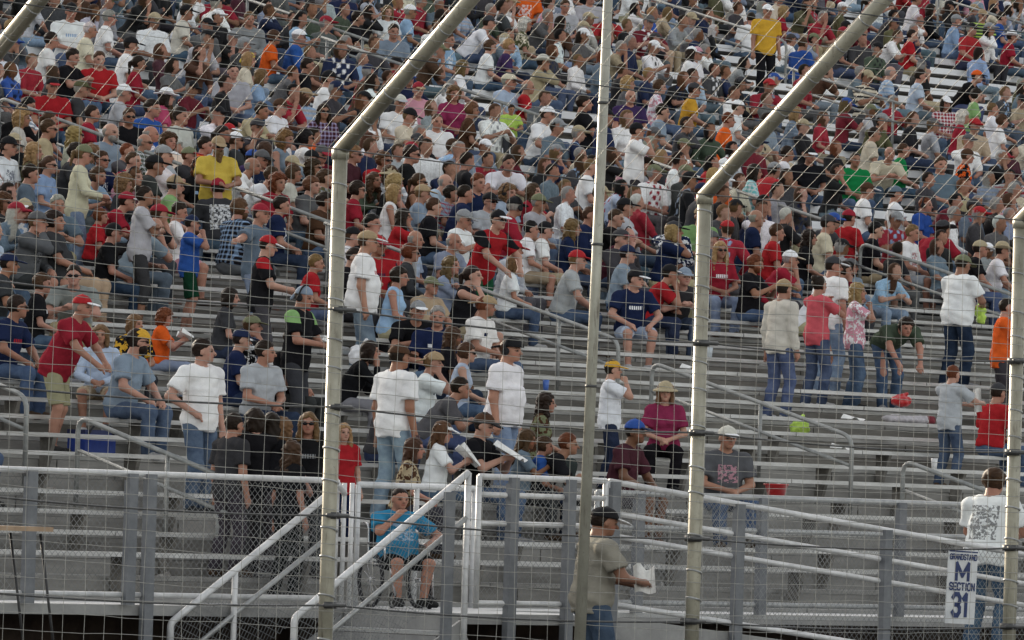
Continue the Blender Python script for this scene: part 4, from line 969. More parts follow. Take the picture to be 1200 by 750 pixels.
# people told apart in the photograph:
# head x y | pose | faces | head turn | sex | scale | top:pattern:colour:second | legs:colour | hair:colour | hat:colour:bill or - | extras
TABLE = """
22 347 knees E 40 m 1.03 tee:text:navy:red jeans:denim short:dark - shades
98 346 rail E 0 m 1.0 tee:plain:crimson shorts:khaki crew:grey cap:red:white fat
52 313 lap R 0 f .95 tee:logo:black:white jeans:denim shaggy:brown -
87 303 elbows C 0 m 1.0 tee:plain:grey long:khaki short:dark - shades
118 378 lap C 0 f .92 long:plain:paleblue shorts:khaki bob:light -
160 361 lap D 40 f .88 tee:blotch:black:gold long:charcoal bob:light -
197 364 hold R 0 m .78 tee:plain:orange long:greyblue curly:auburn -
163 387 knees E 40 m 1.08 tee:plain:greyblue jeans:denim short:dark backcap:gold:black shades,beard
240 388 onehip N 40 m 1.05 tee:plain:white jeans:denim short:dark - girth1.03
313 401 lap N 40 m 1.02 tee:plain:lightgrey jeans:darkdenim short:dark -
297 361 mouth R 0 m .95 tee:blotch:black:white long:charcoal short:brown cap:camo:olive
360 334 carry E 0 m 1.03 tee:sleeves:black:lightgreen long:charcoal crew:dark bandana:greyblue phones
299 478 fold B 0 f .97 long:plain:black long:charcoal bob:dark -
334 490 rail A 0 f .95 tee:plain:black long:charcoal wavy:light -
362 476 down C 0 f .96 tee:text:black:grey long:charcoal long:light - shades
404 488 down D 0 f .80 tee:plain:red long:navy long:blond -
433 274 down R 0 m 1.06 tee:text:white:red jeans:paledenim crew:brown cap:tan:white fat,girth1.14
436 401 chin R 0 f .98 long:plain:black long:grey bob:dark -
470 396 down A 0 m 1.08 tee:plain:white jeans:paledenim crew:dark cap:brown:brown girth1.06
508 416 mouth R 0 m 1.0 tee:logo:white:navy jeans:denim crew:light backcap:tan:tan
513 362 lap C 0 m 1.03 tee:logo:navy:white jeans:denim short:grey -
491 344 elbows D 0 m 1.0 tee:plain:black jeans:darkdenim short:dark cap:grey:white
571 342 lap E 40 m 1.02 tee:logo:white:navy jeans:denim crew:auburn backcap:tan:tan girth1.12
600 402 down E 0 m 1.06 tee:plain:white jeans:paledenim crew:brown backcap:black:black phones,fat,girth1.17
549 408 lap R 0 f .95 tank:plain:paleblue jeans:denim shaggy:brown - shades
524 486 hold R 0 f .95 tee:plain:white jeans:denim long:chestnut visor:white:white
488 506 lap R 0 f .95 tee:blotch:khaki:brown long:charcoal long:brown -
572 479 hold E 0 m 1.06 tee:plain:black jeans:denim short:dark cap:brown:black
642 466 lap R 0 f .96 tee:blotch:camo:brown long:charcoal wavy:dark -
668 498 elbows R 0 m .98 tee:plain:black jeans:darkdenim short:auburn -
640 518 lap R 0 m .82 tee:plain:royal long:charcoal shaggy:brown -
719 427 smoke R 0 m .86 tee:print:white:lightgrey jeans:darkdenim short:dark cap:gold:gold
746 489 knees E 0 m 1.08 tee:plain:plum shorts:darkgrey crew:dark cap:blue:navy
780 454 lap C 0 f .98 tee:plain:magenta long:black bob:light bucket_hat:khaki
854 490 lap D 0 m 1.04 tee:print:darkgrey:rose jeans:denim crew:light cap:offwhite:white girth1.1
920 333 down A 0 m 1.02 long:plain:offwhite jeans:denim crew:dark cap:tan:tan
961 328 pray A 0 f .98 tee:plain:salmon jeans:denim bun:dark -
978 303 down A -40 m 1.04 tee:plain:white jeans:paledenim crew:dark cap:charcoal:white
1006 336 pray R 0 f .95 tee:blotch:rose:white jeans:denim wavy:blond -
1064 372 bent D 0 m 1.0 tee:plain:dullgreen jeans:denim shaggy:dark -
1131 300 carry A 0 m 1.04 tee:plain:white jeans:darkdenim crew:dark cap:camo:olive girth1.1,fat
1118 428 reach A 0 m .86 tee:plain:lightgrey jeans:denim short:auburn -
1181 348 fold R 0 m 1.0 tee:text:orange:black long:charcoal crew:dark -
1171 449 lap A 0 m 1.0 tee:plain:red jeans:denim crew:dark cap:charcoal:charcoal
171 219 fold R 0 f 1.0 tee:plain:lightgrey capri:charcoal bun:dark -
226 251 smoke R 0 m .82 tee:plain:royal shorts:darkgreen crew:dark cap:navy:grey
306 244 point E 0 m 1.02 tee:plain:slate jeans:paledenim crew:dark cap:crimson:red
318 270 carry R 0 m .98 tee:sleeves:black:red long:charcoal crew:dark cap:red:white
68 234 elbows D 0 m 1.04 tee:plain:slate long:khaki short:grey -
102 166 carry R 0 f 1.0 long:plain:cream jeans:paledenim pony:light cap:camo:grey
150 224 elbows R 0 m .98 tee:plain:crimson long:charcoal crew:dark cap:crimson:white
120 238 lap R 0 m .80 tee:plain:red long:charcoal shaggy:auburn -
214 236 hold R 0 f .97 tee:plain:white shorts:rose short:dark -
255 214 knees B 0 m 1.04 tee:backprint:charcoal:white jeans:denim crew:dark cap:crimson:black
332 224 lap R 0 m 1.0 tee:print:navy:white jeans:darkdenim short:dark -
372 300 lap R 0 m .9 tee:plain:red jeans:denim short:light -
257 163 carry D 0 m .98 tee:plain:yellow jeans:darkdenim crew:light cap:tan:tan longbeard,shades,fat
320 191 elbows E 0 m 1.02 tee:plain:white jeans:denim short:brown -
346 197 lap R 0 f .98 tee:plain:offwhite jeans:denim shaggy:brown -
207 203 lap R 0 m 1.0 tee:plain:lightgreen jeans:denim crew:dark cap:tan:tan phones
474 243 mouth R 0 f .97 tee:plain:red jeans:darkdenim long:dark -
510 237 lap R 0 m .98 tee:plain:black jeans:denim short:brown -
547 241 hold E 0 m 1.0 tee:plain:white jeans:denim crew:grey cap:grey:grey
585 243 rail N 0 m 1.04 tee:sleeves:red:black long:darkgreen crew:dark cap:black:white shades
605 292 lap R 0 f .92 tee:plain:white jeans:denim bob:light -
624 262 lap R 0 m .92 tee:print:white:crimson shorts:khaki short:black -
641 261 lap R 0 m .92 tee:print:white:crimson shorts:khaki short:black cap:black:white
678 296 knees R 0 m 1.05 tee:print:lightgrey:crimson jeans:denim crew:light cap:red:red
673 252 lap R 0 f 1.0 tee:plain:navy jeans:denim wavy:light -
633 227 lap E 0 m 1.0 tee:plain:lightgrey jeans:denim crew:grey cap:camo:olive
733 233 back R 0 m 1.06 tee:print:lightgrey:red jeans:denim crew:dark cap:black:black
597 177 elbows D 0 m 1.04 tee:print:white:lightblue jeans:darkdenim short:dark -
464 212 lap R 0 f .98 tank:plain:white jeans:denim bob:blond -
421 216 lap R 0 f .98 tee:plain:crimson jeans:denim shaggy:dark - shades
497 219 lap R 0 m 1.0 tee:plain:greyblue jeans:denim crew:light cap:tan:tan
746 314 knees D 40 m 1.0 tee:text:navy:white shorts:paleblue crew:dark cap:black:white
787 314 chin R 0 m 1.0 tee:plain:red jeans:darkdenim crew:dark cap:black:white
737 290 lap R 0 m 1.0 tee:plain:greyblue jeans:denim crew:dark cap:navy:navy
845 286 lap D 0 f 1.0 tee:text:crimson:white jeans:paledenim long:blond - shades
889 294 hold E 0 m 1.0 tee:logo:black:grey jeans:denim shaggy:auburn - beard
928 288 chin R 0 m 1.0 tee:plain:crimson long:charcoal crew:grey cap:white:cream
912 266 lap R 0 m 1.0 tee:plain:red jeans:denim short:brown -
888 244 lap R 0 m 1.04 tee:plain:navy jeans:denim bald:grey -
822 240 lap D 0 m 1.0 tee:plain:lightgreen jeans:denim crew:light cap:tan:tan
950 272 lap R 0 f .96 tee:plain:black long:charcoal wavy:dark -
972 257 lap R 0 m 1.04 tee:plain:cream jeans:denim crew:dark cap:charcoal:black
996 250 lap A 0 m 1.0 tee:plain:red long:charcoal crew:dark cap:crimson:black
1028 254 lap R 0 m 1.0 tee:logo:black:white shorts:khaki short:black -
1071 258 lap E 0 m 1.0 tee:print:white:red shorts:lightgrey short:light -
1106 264 elbows A 0 m 1.06 tee:text:crimson:white jeans:denim short:dark brim_hat:charcoal girth1.1
1086 228 lap E 0 m 1.0 tee:plain:blue jeans:denim crew:auburn - phones
1150 283 knees R 0 m 1.0 tee:plain:black jeans:denim crew:dark cap:khaki:white
1176 284 knees R 0 m 1.0 tee:print:white:navy jeans:paledenim crew:dark brim_hat:khaki
803 316 elbows D 0 m 1.0 tee:plain:charcoal jeans:denim crew:dark cap:greyblue:greyblue
12 160 lap E 0 m 1.04 tee:print:white:navy jeans:denim crew:dark cap:black:black
42 163 lap R 0 f 1.0 tee:blotch:olive:brown long:charcoal wavy:blond -
59 135 lap R 0 m 1.03 tee:plain:khaki long:olive short:brown - shades
28 128 lap R 0 f 1.0 tee:plain:offwhite long:charcoal curly:blond -
62 96 lap D 0 m 1.0 tee:plain:red jeans:denim crew:dark cap:black:red
110 119 lap R 0 m 1.0 tee:plain:crimson long:charcoal crew:dark -
97 95 lap R 0 m 1.0 tee:plain:charcoal long:charcoal crew:grey cap:olive:olive
147 100 lap R 0 m 1.0 tee:plain:lightgrey jeans:denim crew:grey cap:white:white
197 96 lap R 0 f 1.0 tee:plain:pink long:charcoal bob:dark brim_hat:white
180 120 lap E 0 m 1.06 long:plain:royal long:charcoal short:dark - girth1.15
152 130 lap D 0 m 1.0 tee:plain:black long:charcoal short:brown - shades
84 5 lap D 0 m 1.05 tee:text:white:lightblue jeans:denim crew:dark cap:black:black
62 30 lap R 0 m 1.0 tee:plain:white jeans:denim short:dark -
130 8 lap R 0 m 1.0 tee:plain:white jeans:denim short:grey -
107 28 lap R 0 m 1.0 tee:plain:cream jeans:denim crew:silver -
155 43 lap R 0 m 1.05 tee:plain:white jeans:denim crew:dark cap:black:black
88 62 hold E 0 m 1.0 tee:plain:black jeans:denim short:dark -
117 60 lap D 0 m 1.0 tee:plain:red jeans:denim short:brown -
164 71 lap R 0 f 1.0 tee:plain:crimson jeans:denim pony:dark -
220 5 lap R 0 m 1.0 tee:plain:offwhite jeans:denim crew:dark cap:black:black
274 73 lap D 0 m 1.02 tee:plain:lightgrey jeans:denim short:black -
293 66 lap R 0 f 1.0 tee:plain:cream jeans:denim bob:blond bandana:yellow
308 83 lap R 0 f .98 tee:plain:lightblue jeans:denim bob:light -
323 33 lap R 0 m .95 tee:plain:orange jeans:denim shaggy:brown - shades
352 37 lap R 0 m 1.0 long:plain:royal jeans:denim crew:grey cap:white:darkgreen girth1.15
387 86 lap R 0 m 1.05 tee:plain:white jeans:denim crew:dark cap:black:black
362 73 lap R 0 m 1.0 tee:plain:black jeans:denim short:dark -
380 123 lap D 0 f 1.0 tee:plaid:plum:lavender jeans:denim long:dark - shades
330 115 lap E 0 m 1.0 tee:plain:white jeans:denim crew:brown cap:brown:brown
308 124 elbows E 0 m 1.0 long:plain:khaki jeans:denim short:dark -
293 8 lap D 0 m 1.0 long:plain:grey jeans:denim short:light -
455 3 lap D 0 f .95 tee:plain:white jeans:denim bob:light -
421 8 lap R 0 m 1.0 tee:plain:black jeans:denim short:dark -
462 25 lap D 0 m 1.05 tee:plain:greyblue jeans:denim short:dark -
482 8 lap R 0 m 1.0 tee:plain:lightblue jeans:denim crew:grey cap:white:grey
527 38 lap E 0 m 1.0 tee:print:lightblue:white jeans:denim short:brown -
574 22 elbows R 0 m 1.05 tee:plain:white jeans:denim crew:dark cap:charcoal:white
617 24 lap R 0 f 1.0 tee:blotch:olive:cream jeans:denim curly:silver -
615 -22 lap D 0 m 1.08 tee:print:orange:white jeans:darkdenim short:dark - girth1.15
663 -6 lap D 0 m 1.0 tee:print:lightgrey:darkgreen jeans:denim short:brown -
692 -5 lap D 0 m 1.02 tee:plain:lightgrey jeans:denim short:dark -
598 52 lap R 0 m 1.0 tee:plain:purple jeans:denim short:blond -
576 50 lap R 0 m .95 tee:plain:white jeans:denim shaggy:brown -
544 66 lap R 0 f 1.0 tee:plain:white jeans:denim bob:light -
533 100 lap D 0 f 1.0 tee:plain:magenta jeans:denim curly:light -
620 98 lap R 0 m 1.0 tee:plain:red jeans:denim bald:grey -
598 91 lap E 0 m 1.06 tee:plain:paleblue jeans:denim crew:grey cap:cream:darkgrey girth1.15
600 119 carry D 0 m .60 tee:plain:neon long:charcoal short:dark -
643 118 knees E 0 m 1.05 tee:plain:white jeans:denim short:dark cap:white:white girth1.1
685 112 back R 0 m 1.08 tee:plain:black jeans:denim short:dark - girth1.15
637 71 mouth R 0 m 1.0 long:plain:khaki jeans:denim crew:dark brim_hat:offwhite
470 103 lap D 0 m 1.0 tee:plain:white jeans:denim crew:grey cap:offwhite:lightgrey
491 93 lap D 0 m 1.0 tee:plain:rose jeans:denim crew:light cap:crimson:tan
483 133 hold E 0 m 1.04 tee:plain:cream long:khaki crew:light cap:black:black
513 137 lap D 0 m 1.0 tee:logo:white:brown jeans:denim crew:brown -
555 115 lap R 0 f 1.0 tee:plain:brown jeans:denim shaggy:chestnut -
747 144 smoke R 0 m 1.0 tee:plain:white long:charcoal crew:dark cap:black:white
778 120 lap R 0 m 1.04 tee:text:greyblue:white jeans:denim short:dark -
758 187 elbows E 0 m 1.04 tee:print:lightgrey:lightgreen jeans:denim short:dark cap:dark:dark
740 98 lap D 0 m 1.0 tee:plain:purple jeans:denim bald:silver -
738 84 lap R 0 f 1.0 tee:plain:darkgrey jeans:denim curly:blond -
775 86 lap R 0 f 1.0 tee:blotch:white:rose jeans:denim shaggy:brown -
694 190 lap R 0 m 1.0 tee:plain:white jeans:denim crew:light -
900 5 down D 0 m 1.0 tee:plain:gold long:black crew:dark cap:white:white
880 12 lap B 0 m 1.0 tee:plain:white jeans:denim crew:dark -
920 4 lap R 0 f 1.0 tee:plain:crimson jeans:denim bob:blond -
942 38 lap A 0 m 1.0 tee:plain:blue jeans:denim short:brown -
1019 0 lap R 0 f 1.0 tee:plain:maroon jeans:denim pony:dark -
1092 7 lap R 0 f 1.0 long:plain:black jeans:denim bob:dark -
1075 -8 lap R 0 m 1.0 tee:plain:white jeans:denim short:brown -
1070 32 lap R 0 m 1.0 tee:plain:red shorts:khaki crew:dark -
1122 14 lap R 0 m 1.02 long:plain:lightblue jeans:denim crew:grey cap:grey:white
1152 15 lap D 0 m 1.0 tee:stripes:dullgreen:neon jeans:denim crew:light cap:tan:tan
1175 12 lap R 0 m 1.0 tee:plain:blue jeans:denim short:dark -
1187 37 lap R 0 m 1.0 tee:plain:crimson jeans:denim crew:dark brim_hat:white
1045 78 lap R 0 m 1.04 tee:stripes:paleblue:lightblue long:slate bald:grey -
1080 82 lap R 0 m 1.04 tee:plain:paleblue long:slate short:dark -
1146 77 elbows E 0 m 1.0 tee:plain:black jeans:denim crew:dark cap:orange:black
1146 107 lap R 0 f 1.0 tee:plain:lightgreen jeans:denim shaggy:dark -
1164 118 back R 0 m 1.0 tee:plain:white jeans:denim crew:light -
1109 119 lap D 0 f 1.0 tee:plaid:crimson:white jeans:denim bob:dark cap:white:white
1130 133 lap R 0 f 1.0 tee:print:crimson:white jeans:denim curly:silver -
1026 141 lap R 0 m 1.0 tee:plain:cream jeans:denim crew:dark -
1176 139 lap R 0 f 1.0 tee:plain:white jeans:denim shaggy:brown -
1003 174 lap D 0 m 1.0 tee:plain:green jeans:denim crew:dark -
1043 176 elbows D 0 m 1.0 tee:plain:cream jeans:denim bald:light -
1060 173 lap R 0 m 1.0 tee:plain:green jeans:denim crew:brown -
1103 178 back D 0 m 1.08 tee:plain:slate jeans:darkdenim short:brown - girth1.15
1135 174 lap R 0 m 1.0 tee:blotch:black:orange jeans:denim crew:brown cap:brown:black
886 190 lap R 0 f 1.0 tee:plaid:aqua:white jeans:denim bob:dark -
924 175 lap R 0 m 1.0 tee:plain:white jeans:denim short:dark -
950 165 lap D 0 m 1.0 tee:plain:black jeans:denim crew:dark cap:black:white
855 134 lap R 0 m 1.0 tee:plain:orange jeans:denim short:auburn -
815 96 lap R 0 m 1.0 tee:plain:gold jeans:denim crew:dark cap:charcoal:tan
866 124 lap R 0 m 1.0 tee:plain:white jeans:denim crew:dark cap:white:white
818 48 lap E 0 m 1.0 tee:plain:white jeans:denim crew:dark cap:rose:charcoal
812 55 lap R 0 f 1.0 tee:plain:white jeans:denim bob:dark cap:white:white
934 122 lap R 0 f 1.0 tee:plaid:slate:greyblue jeans:denim bob:blond -
1018 213 lap R 0 m 1.0 tee:plain:white jeans:denim crew:brown cap:brown:white
1050 215 back R 0 m 1.0 tee:plain:white jeans:denim crew:dark cap:slate:slate
318 486 down B 0 f .95 long:plain:black long:black long:dark -
276 490 down A 0 m .93 tee:plain:charcoal long:charcoal short:dark -
345 508 down A 0 f .90 tee:plain:black long:black wavy:brown -
457 448 lap R 0 f .96 tee:plain:charcoal jeans:darkdenim shaggy:dark -
541 447 elbows R 0 m 1.0 tee:plain:darkgrey jeans:denim short:dark -
533 380 lap R 0 f .96 tee:plain:black jeans:darkdenim wavy:brown -
622 505 hold R 0 f .9 tee:plain:slate long:charcoal long:brown -
-6 262 lap E 0 m 1.05 tee:plain:paleblue jeans:denim short:grey -
12 300 knees R 0 m 1.0 tee:plain:charcoal jeans:denim crew:dark cap:navy:navy
38 186 lap R 0 m 1.0 tee:plain:slate jeans:darkdenim short:dark -
135 262 lap R 0 m .95 tee:plain:black jeans:darkdenim crew:dark cap:black:red
272 330 lap R 0 f .92 tee:plain:charcoal jeans:darkdenim bob:dark -
285 392 lap R 0 m .95 tee:plain:navy jeans:darkdenim crew:dark cap:navy:navy
345 382 lap E 0 m 1.0 tee:plain:black long:charcoal short:dark -
"""
def colr(n): return C[n] if n in C else HC[n]
def parse(line):
    f = line.split(); s = dict(hx=float(f[0]), hy_=float(f[1]), pose=f[2], a=FACE[f[3]], hy=int(f[4]), sex=f[5], scale=float(f[6]))
    tp = f[7].split(':'); s['top'] = tp[0]; s['pat'] = tp[1]; s['cn1'] = tp[2]; s['cn2'] = tp[3] if len(tp) > 3 else tp[2]
    s['c1'] = jit(C[tp[2]],.08); s['c2'] = C[s['cn2']]
    lg = f[8].split(':'); s['leg'] = lg[0]; s['cn3'] = lg[1]; s['c3'] = jit(C[lg[1]],.2)
    hr = f[9].split(':'); s['hair'] = hr[0]; s['hn'] = hr[1]; s['hc'] = jit(HC[hr[1]],.15)
    hk = f[10].split(':')
    if hk[0] != '-': s['hat'] = hk[0]; s['kn1'] = hk[1]; s['k1'] = colr(hk[1]); s['kn2'] = hk[2] if len(hk) > 2 else hk[1]; s['k2'] = colr(s['kn2'])
    for e in (f[11].split(',') if len(f) > 11 else []):
        if e in ('beard','longbeard'): s['beard'] = e
        elif e == 'fat': s['fat'] = .03
        elif e.startswith('girth'): s['girth'] = float(e[5:])
        else: s[e] = True
    s['k3'] = random.choice([(.5,.5,.5),(.03,.03,.03),(.08,.05,.03),(.3,.3,.32)])
    return s
def pick_skin(): return jit(SKIN[int(rng.choice(7, p=[.24,.2,.2,.14,.16,.02,.04]))], .06)
taken = []
def head_off(s):                                       # crown of the head from the figure's own origin, turned and scaled as it will stand
    J = skeleton(s['pose'], s['sex'], s['hy']); v = J['H'] + J['Rh']@np.array([0,0,.128 if not s.get('hat') else .138])
    k = s['scale']; g = s.get('girth',1.)*(1.07 if s['sex'] == 'm' else 1.02); v = v*np.array([k*g,k*(1+(g-1)*.6),k]); a = R(180+s['a']); c_, s_ = math.cos(a), math.sin(a)
    return v[0]*c_-v[1]*s_, v[0]*s_+v[1]*c_, v[2]
def place(s, rowi=None):
    sit = POSES[s['pose']][0] == 'sit'; ox, oy, oz = head_off(s)
    zoff = (.43-.43*s['scale']) if sit else 0.
    best = None
    for i, (yy, zz, dd, _) in enumerate(rows):
        Y = yy+dd-.16 if sit else yy+.24
        q = atY(s['hx'], s['hy_'], Y+oy); e = abs(q.z-(zz+zoff+oz))
        if best is None or e < best[0]: best = (e, i, q.x-ox, Y, zz+zoff)
    e, i, X, Y, Z = best
    return X, Y, Z, i
heroes = [parse(l) for l in TABLE.strip().splitlines()]
for s in heroes:
    s['skin'] = pick_skin()
    X, Y, Z, ri = place(s); s['row'] = ri
    # move sideways so that the head, turned and leaning, lands where it is seen
    s['shoes'] = s['hy_'] > 200 or POSES[s['pose']][0] == 'std'
    add_person(X, Y, Z, s, s['hy_'] > 200)
    taken.append((ri, X, s))
# those on the walkway, the ramp and the ground
def special(line, X, Y, Z, **kw):
    s = parse(line); s['skin'] = pick_skin(); s['shoes'] = True; s.update(kw); s['row'] = -1
    add_person(X, Y, Z, s, True); taken.append((-1, X, s)); return s
def put_special(line, Y, z0, a, wdt, **kw):
    f = parse(line); f['a'] = a; ox, oy, oz = head_off({**f, 'girth': f.get('girth',1.)})
    q = atY(f['hx'], f['hy_'], Y+oy); return special(line, q.x-ox, Y, z0(q.x) if callable(z0) else z0, a=a, **kw)
put_special('713 602 carry R 0 m 1.08 tee:plain:khaki jeans:denim crew:dark cap:black:white girth1.32', -4.1, 0., 62, 0, c1=(.27,.255,.215))
put_special('1168 556 carry A 0 m 1.10 tee:backprint:white:charcoal jeans:denim shaggy:brown - girth1.12,fat', -2.4, rz, 100, 0)
q = atY(468, 571, -.75); WX = q.x
put_special('470 572 wheel D 0 m .87 tee:print:sky:paleblue shorts:black crew:dark - fat,girth1.16', -.80, ZW+.01, -18, 0)
WX = PEOPLE[-1]['XYZ'][0]
for c_ in PEOPLE[-1]['obj'].children:
    if c_.name.startswith('shoe'): c_.color = (.02,.02,.02,1)
# ------------------------------------------------------------------ the rest of the spectators
N_IND = 299
RTOP = [('white',17),('black',24),('charcoal',16),('navy',11),('grey',4),('lightgrey',5),('crimson',6),('red',3),('slate',5),('greyblue',3),('brown',6),('khaki',2),('olive',3),('paleblue',1.5),('lightblue',1.2),('maroon',4),('dullgreen',3),('cream',1.5),('offwhite',2.5),('purple',.7),('plum',2),('orange',.6),('rose',.8),('blue',1.5),('darkgrey',7)]
rn = [a for a,_ in RTOP]; rp = np.array([b for _,b in RTOP],float); rp /= rp.sum()
RP = ['lap','knees','elbows','hold','chin','mouth','crossed','back','lap','lap']
def random_look():
    sex = 'm' if rng.random() < .62 else 'f'
    s = dict(pose=str(rng.choice(RP)), a=float(rng.normal(24,24)), hy=int(rng.choice([0,0,40,-40],p=[.45,.3,.17,.08])), sex=sex, scale=float(np.clip(rng.normal(1.0,.045),.86,1.08)))
    if s['pose'] not in ('lap','knees','elbows'): s['hy'] = 0
    s['top'] = str(rng.choice(['tee','tee','tee','long'] if sex == 'm' else ['tee','tee','long','tank']))
    s['pat'] = str(rng.choice(['plain','print','text','logo','stripes','plaid','blotch'], p=[.60,.12,.08,.08,.04,.04,.04]))
    s['cn1'] = str(rng.choice(rn, p=rp)); s['cn2'] = str(rng.choice(['white','grey','black','crimson','navy','lightblue']))
    if s['cn2'] == s['cn1']: s['cn2'] = 'greyblue'
    s['c1'] = jit(C[s['cn1']],.14); s['c2'] = C[s['cn2']]
    s['leg'] = str(rng.choice(['jeans','jeans','long','shorts'])); s['cn3'] = 'denim' if s['leg'] == 'jeans' else str(rng.choice(['khaki','charcoal','darkgrey','slate']))
    if s['leg'] == 'jeans': s['cn3'] = str(rng.choice(['denim','darkdenim','paledenim','denim']))
    s['c3'] = jit(C[s['cn3']],.2)
    s['hair'] = str(rng.choice(['short','crew','shaggy','bald'] if sex == 'm' else ['bob','long','wavy','pony','shaggy','curly']))
    s['hn'] = str(rng.choice(['brown','dark','black','blond','light','auburn','grey','silver','chestnut'], p=[.23,.28,.12,.05,.09,.05,.06,.02,.10])); s['hc'] = jit(HC[s['hn']],.2)
    if s['hair'] == 'bald': s['hn'] = 'grey'; s['hc'] = HC['grey']
    if rng.random() < (.42 if sex == 'm' else .10):
        s['hat'] = 'cap'; s['hair'] = 'crew' if sex == 'm' else s['hair']
        if s['hair'] in ('curly',): s['hair'] = 'bob'
        s['kn1'] = str(rng.choice(['white','black','black','navy','crimson','red','tan','khaki','grey','charcoal','blue','camo','darkgrey'])); s['k1'] = C[s['kn1']]
        s['kn2'] = s['kn1'] if rng.random() < .7 else str(rng.choice(['white','black','crimson'])); s['k2'] = C[s['kn2']]
    elif rng.random() < .02: s['hat'] = 'bucket_hat'; s['kn1'] = 'khaki'; s['k1'] = C['khaki']
    if rng.random() < .2: s['shades'] = True
    if sex == 'm' and rng.random() < .12: s['beard'] = 'beard'
    if rng.random() < .06: s['phones'] = True
    if sex == 'm' and rng.random() < .25: s['fat'] = .03
    s['girth'] = float(np.clip(rng.normal(1.04,.06),.95,1.2)); s['skin'] = pick_skin(); s['k3'] = (.1,.1,.1)
    return s
def want(px, py):
    if px < -260 or px > 1460 or py < -150: return 0
    if px < -40 or px > 1240: return .6 if py < 300 else (.35 if py < 460 else 0)
    if py > 330: return 0
    hole = 1.
    for (cx, cy, rx, ry) in ((1080,52,55,13),(1100,92,52,12),(985,62,60,13),(1130,78,40,12),(1000,212,60,12),(985,95,55,12),(660,82,45,14),(700,98,55,10),(860,42,40,16),(1170,55,30,10),(950,112,35,9),(1030,235,40,10),(40,2,25,8),(900,60,30,12)):
        if ((px-cx)/(rx*1.2))**2+((py-cy)/(ry*1.2))**2 < 1: hole = .05
    if py > 300: return .30 if 400 < px < 620 or 740 < px < 960 else .0
    if py > 262: return (.60 if px > 390 else .22)
    if py > 205: return (.62 if px < 420 else .76)*hole
    return (.78 if px < 850 else .66)*hole
cand = []
for i in range(2, len(rows)):
    yy, zz, dd, _ = rows[i]; Y = yy+dd-.16
    x = atY(-260, 200, Y).x - .3; xe_ = atY(1460, 200, Y).x+.6
    x += rng.random()*.5
    while x < xe_:
        hx, hy_, zc_ = proj((x, Y, zz+1.3)); p = want(hx, hy_)
        if rng.random() < p:
            ok = True
            for (ri, X, s) in taken:
                dx = abs(hx-s['px'][0]); dy = hy_-s['px'][1]
                if ri == i and abs(X-x) < .56: ok = False; break
                std = POSES[s['pose']][0] == 'std'
                if ri >= i:
                    if dx < 15 and -4 < dy < (60 if std else (30 if s['hy_'] > 150 else 20)): ok = False; break
                elif dx < 9 and abs(dy) < 9: ok = False; break
            if ok: cand.append((zc_, i, x, Y, zz, hx, hy_))
        x += .50+rng.random()*.14
cand.sort()
vis = [c for c in cand if -8 < c[5] < 1208 and c[6] > -6]
n_more = max(0, N_IND-len(PEOPLE)); chosen = set(id(c) for c in vis[:n_more])
rest = [c for c in cand if id(c) not in chosen]
for c in vis[:n_more]:
    s = random_look(); s['row'] = c[1]; s['hx'], s['hy_'] = c[5], c[6]; s['shoes'] = False
    s['det'] = False; add_person(c[2], c[3], c[4], s, c[6] > 215)
# the farther ones as one mass
def crowd_proto(pose, sex, hy, top, hair, hat):
    J = skeleton(pose, sex, hy); lo, hi = bounds(J); F = Field(lo, hi, .023); q = J['q']
    put_legs(F, J, .02, 2, .012); put_torso(F, J, .015, .04, 1, sex)
    for nm in 'lr':
        s_, e, w_ = J['sh'+nm], J['el'+nm], J['wr'+nm]; f = 1 if sex == 'm' else .85; lg = top == 'long'
        F.cap(e, w_, .044*f+.006*lg, .030*f+.008*lg, .02, 1 if lg else 0); d = hand_dir(J,nm); F.cap(w_, w_+d*.10, .034,.03,.01,0)
        F.cap(s_, e, .060*f, .046*f, .02, 1 if lg else 0); F.cap(s_, s_+(e-s_)*.7, .072*f, .074*f, .02, 1)
        F.cap(J['an'+nm], J['ft'+nm], .045, .04, .02, 5)
    put_head(F, J, 0, False); H, Rh = J['H'], J['Rh']; g = lambda x,y,z: H+Rh@np.array([x,y,z])
    F.cap(g(0,.088,.0), g(0,.104,-.024), .012, .016, .01, 0)
    lng = hair in ('bob','long')
    F.ell(g(0,-.018,.026), (.090,.106,.106), Rh, 0, 3, clip=lambda x,y,z: np.minimum(.02+.65*y-z, (y-.0) if lng else np.maximum(y+.015, -.09-z)))
    if hair == 'long': F.cap(g(0,-.05,-.02), g(0,-.07,-.26), .085, .06, .02, 3)
    if hair == 'bob': F.cap(g(0,-.03,-.02), g(0,-.04,-.10), .098, .08, .02, 3)
    if hat:
        F.ell(g(0,-.012,.034), (.098,.114,.112), Rh, 0, 4, clip=lambda x,y,z: .030-z); F.ell(g(0,.112,.045), (.074,.092,.018), Rh, 0, 4)
    V, Q = F.mesh(); I = np.clip(np.rint((V-F.lo)/F.h).astype(int), 0, np.array(F.F.shape)-1)
    return V, Q, F.L[I[:,0],I[:,1],I[:,2]]
cv, cq, cc = [], [], []; base = 0
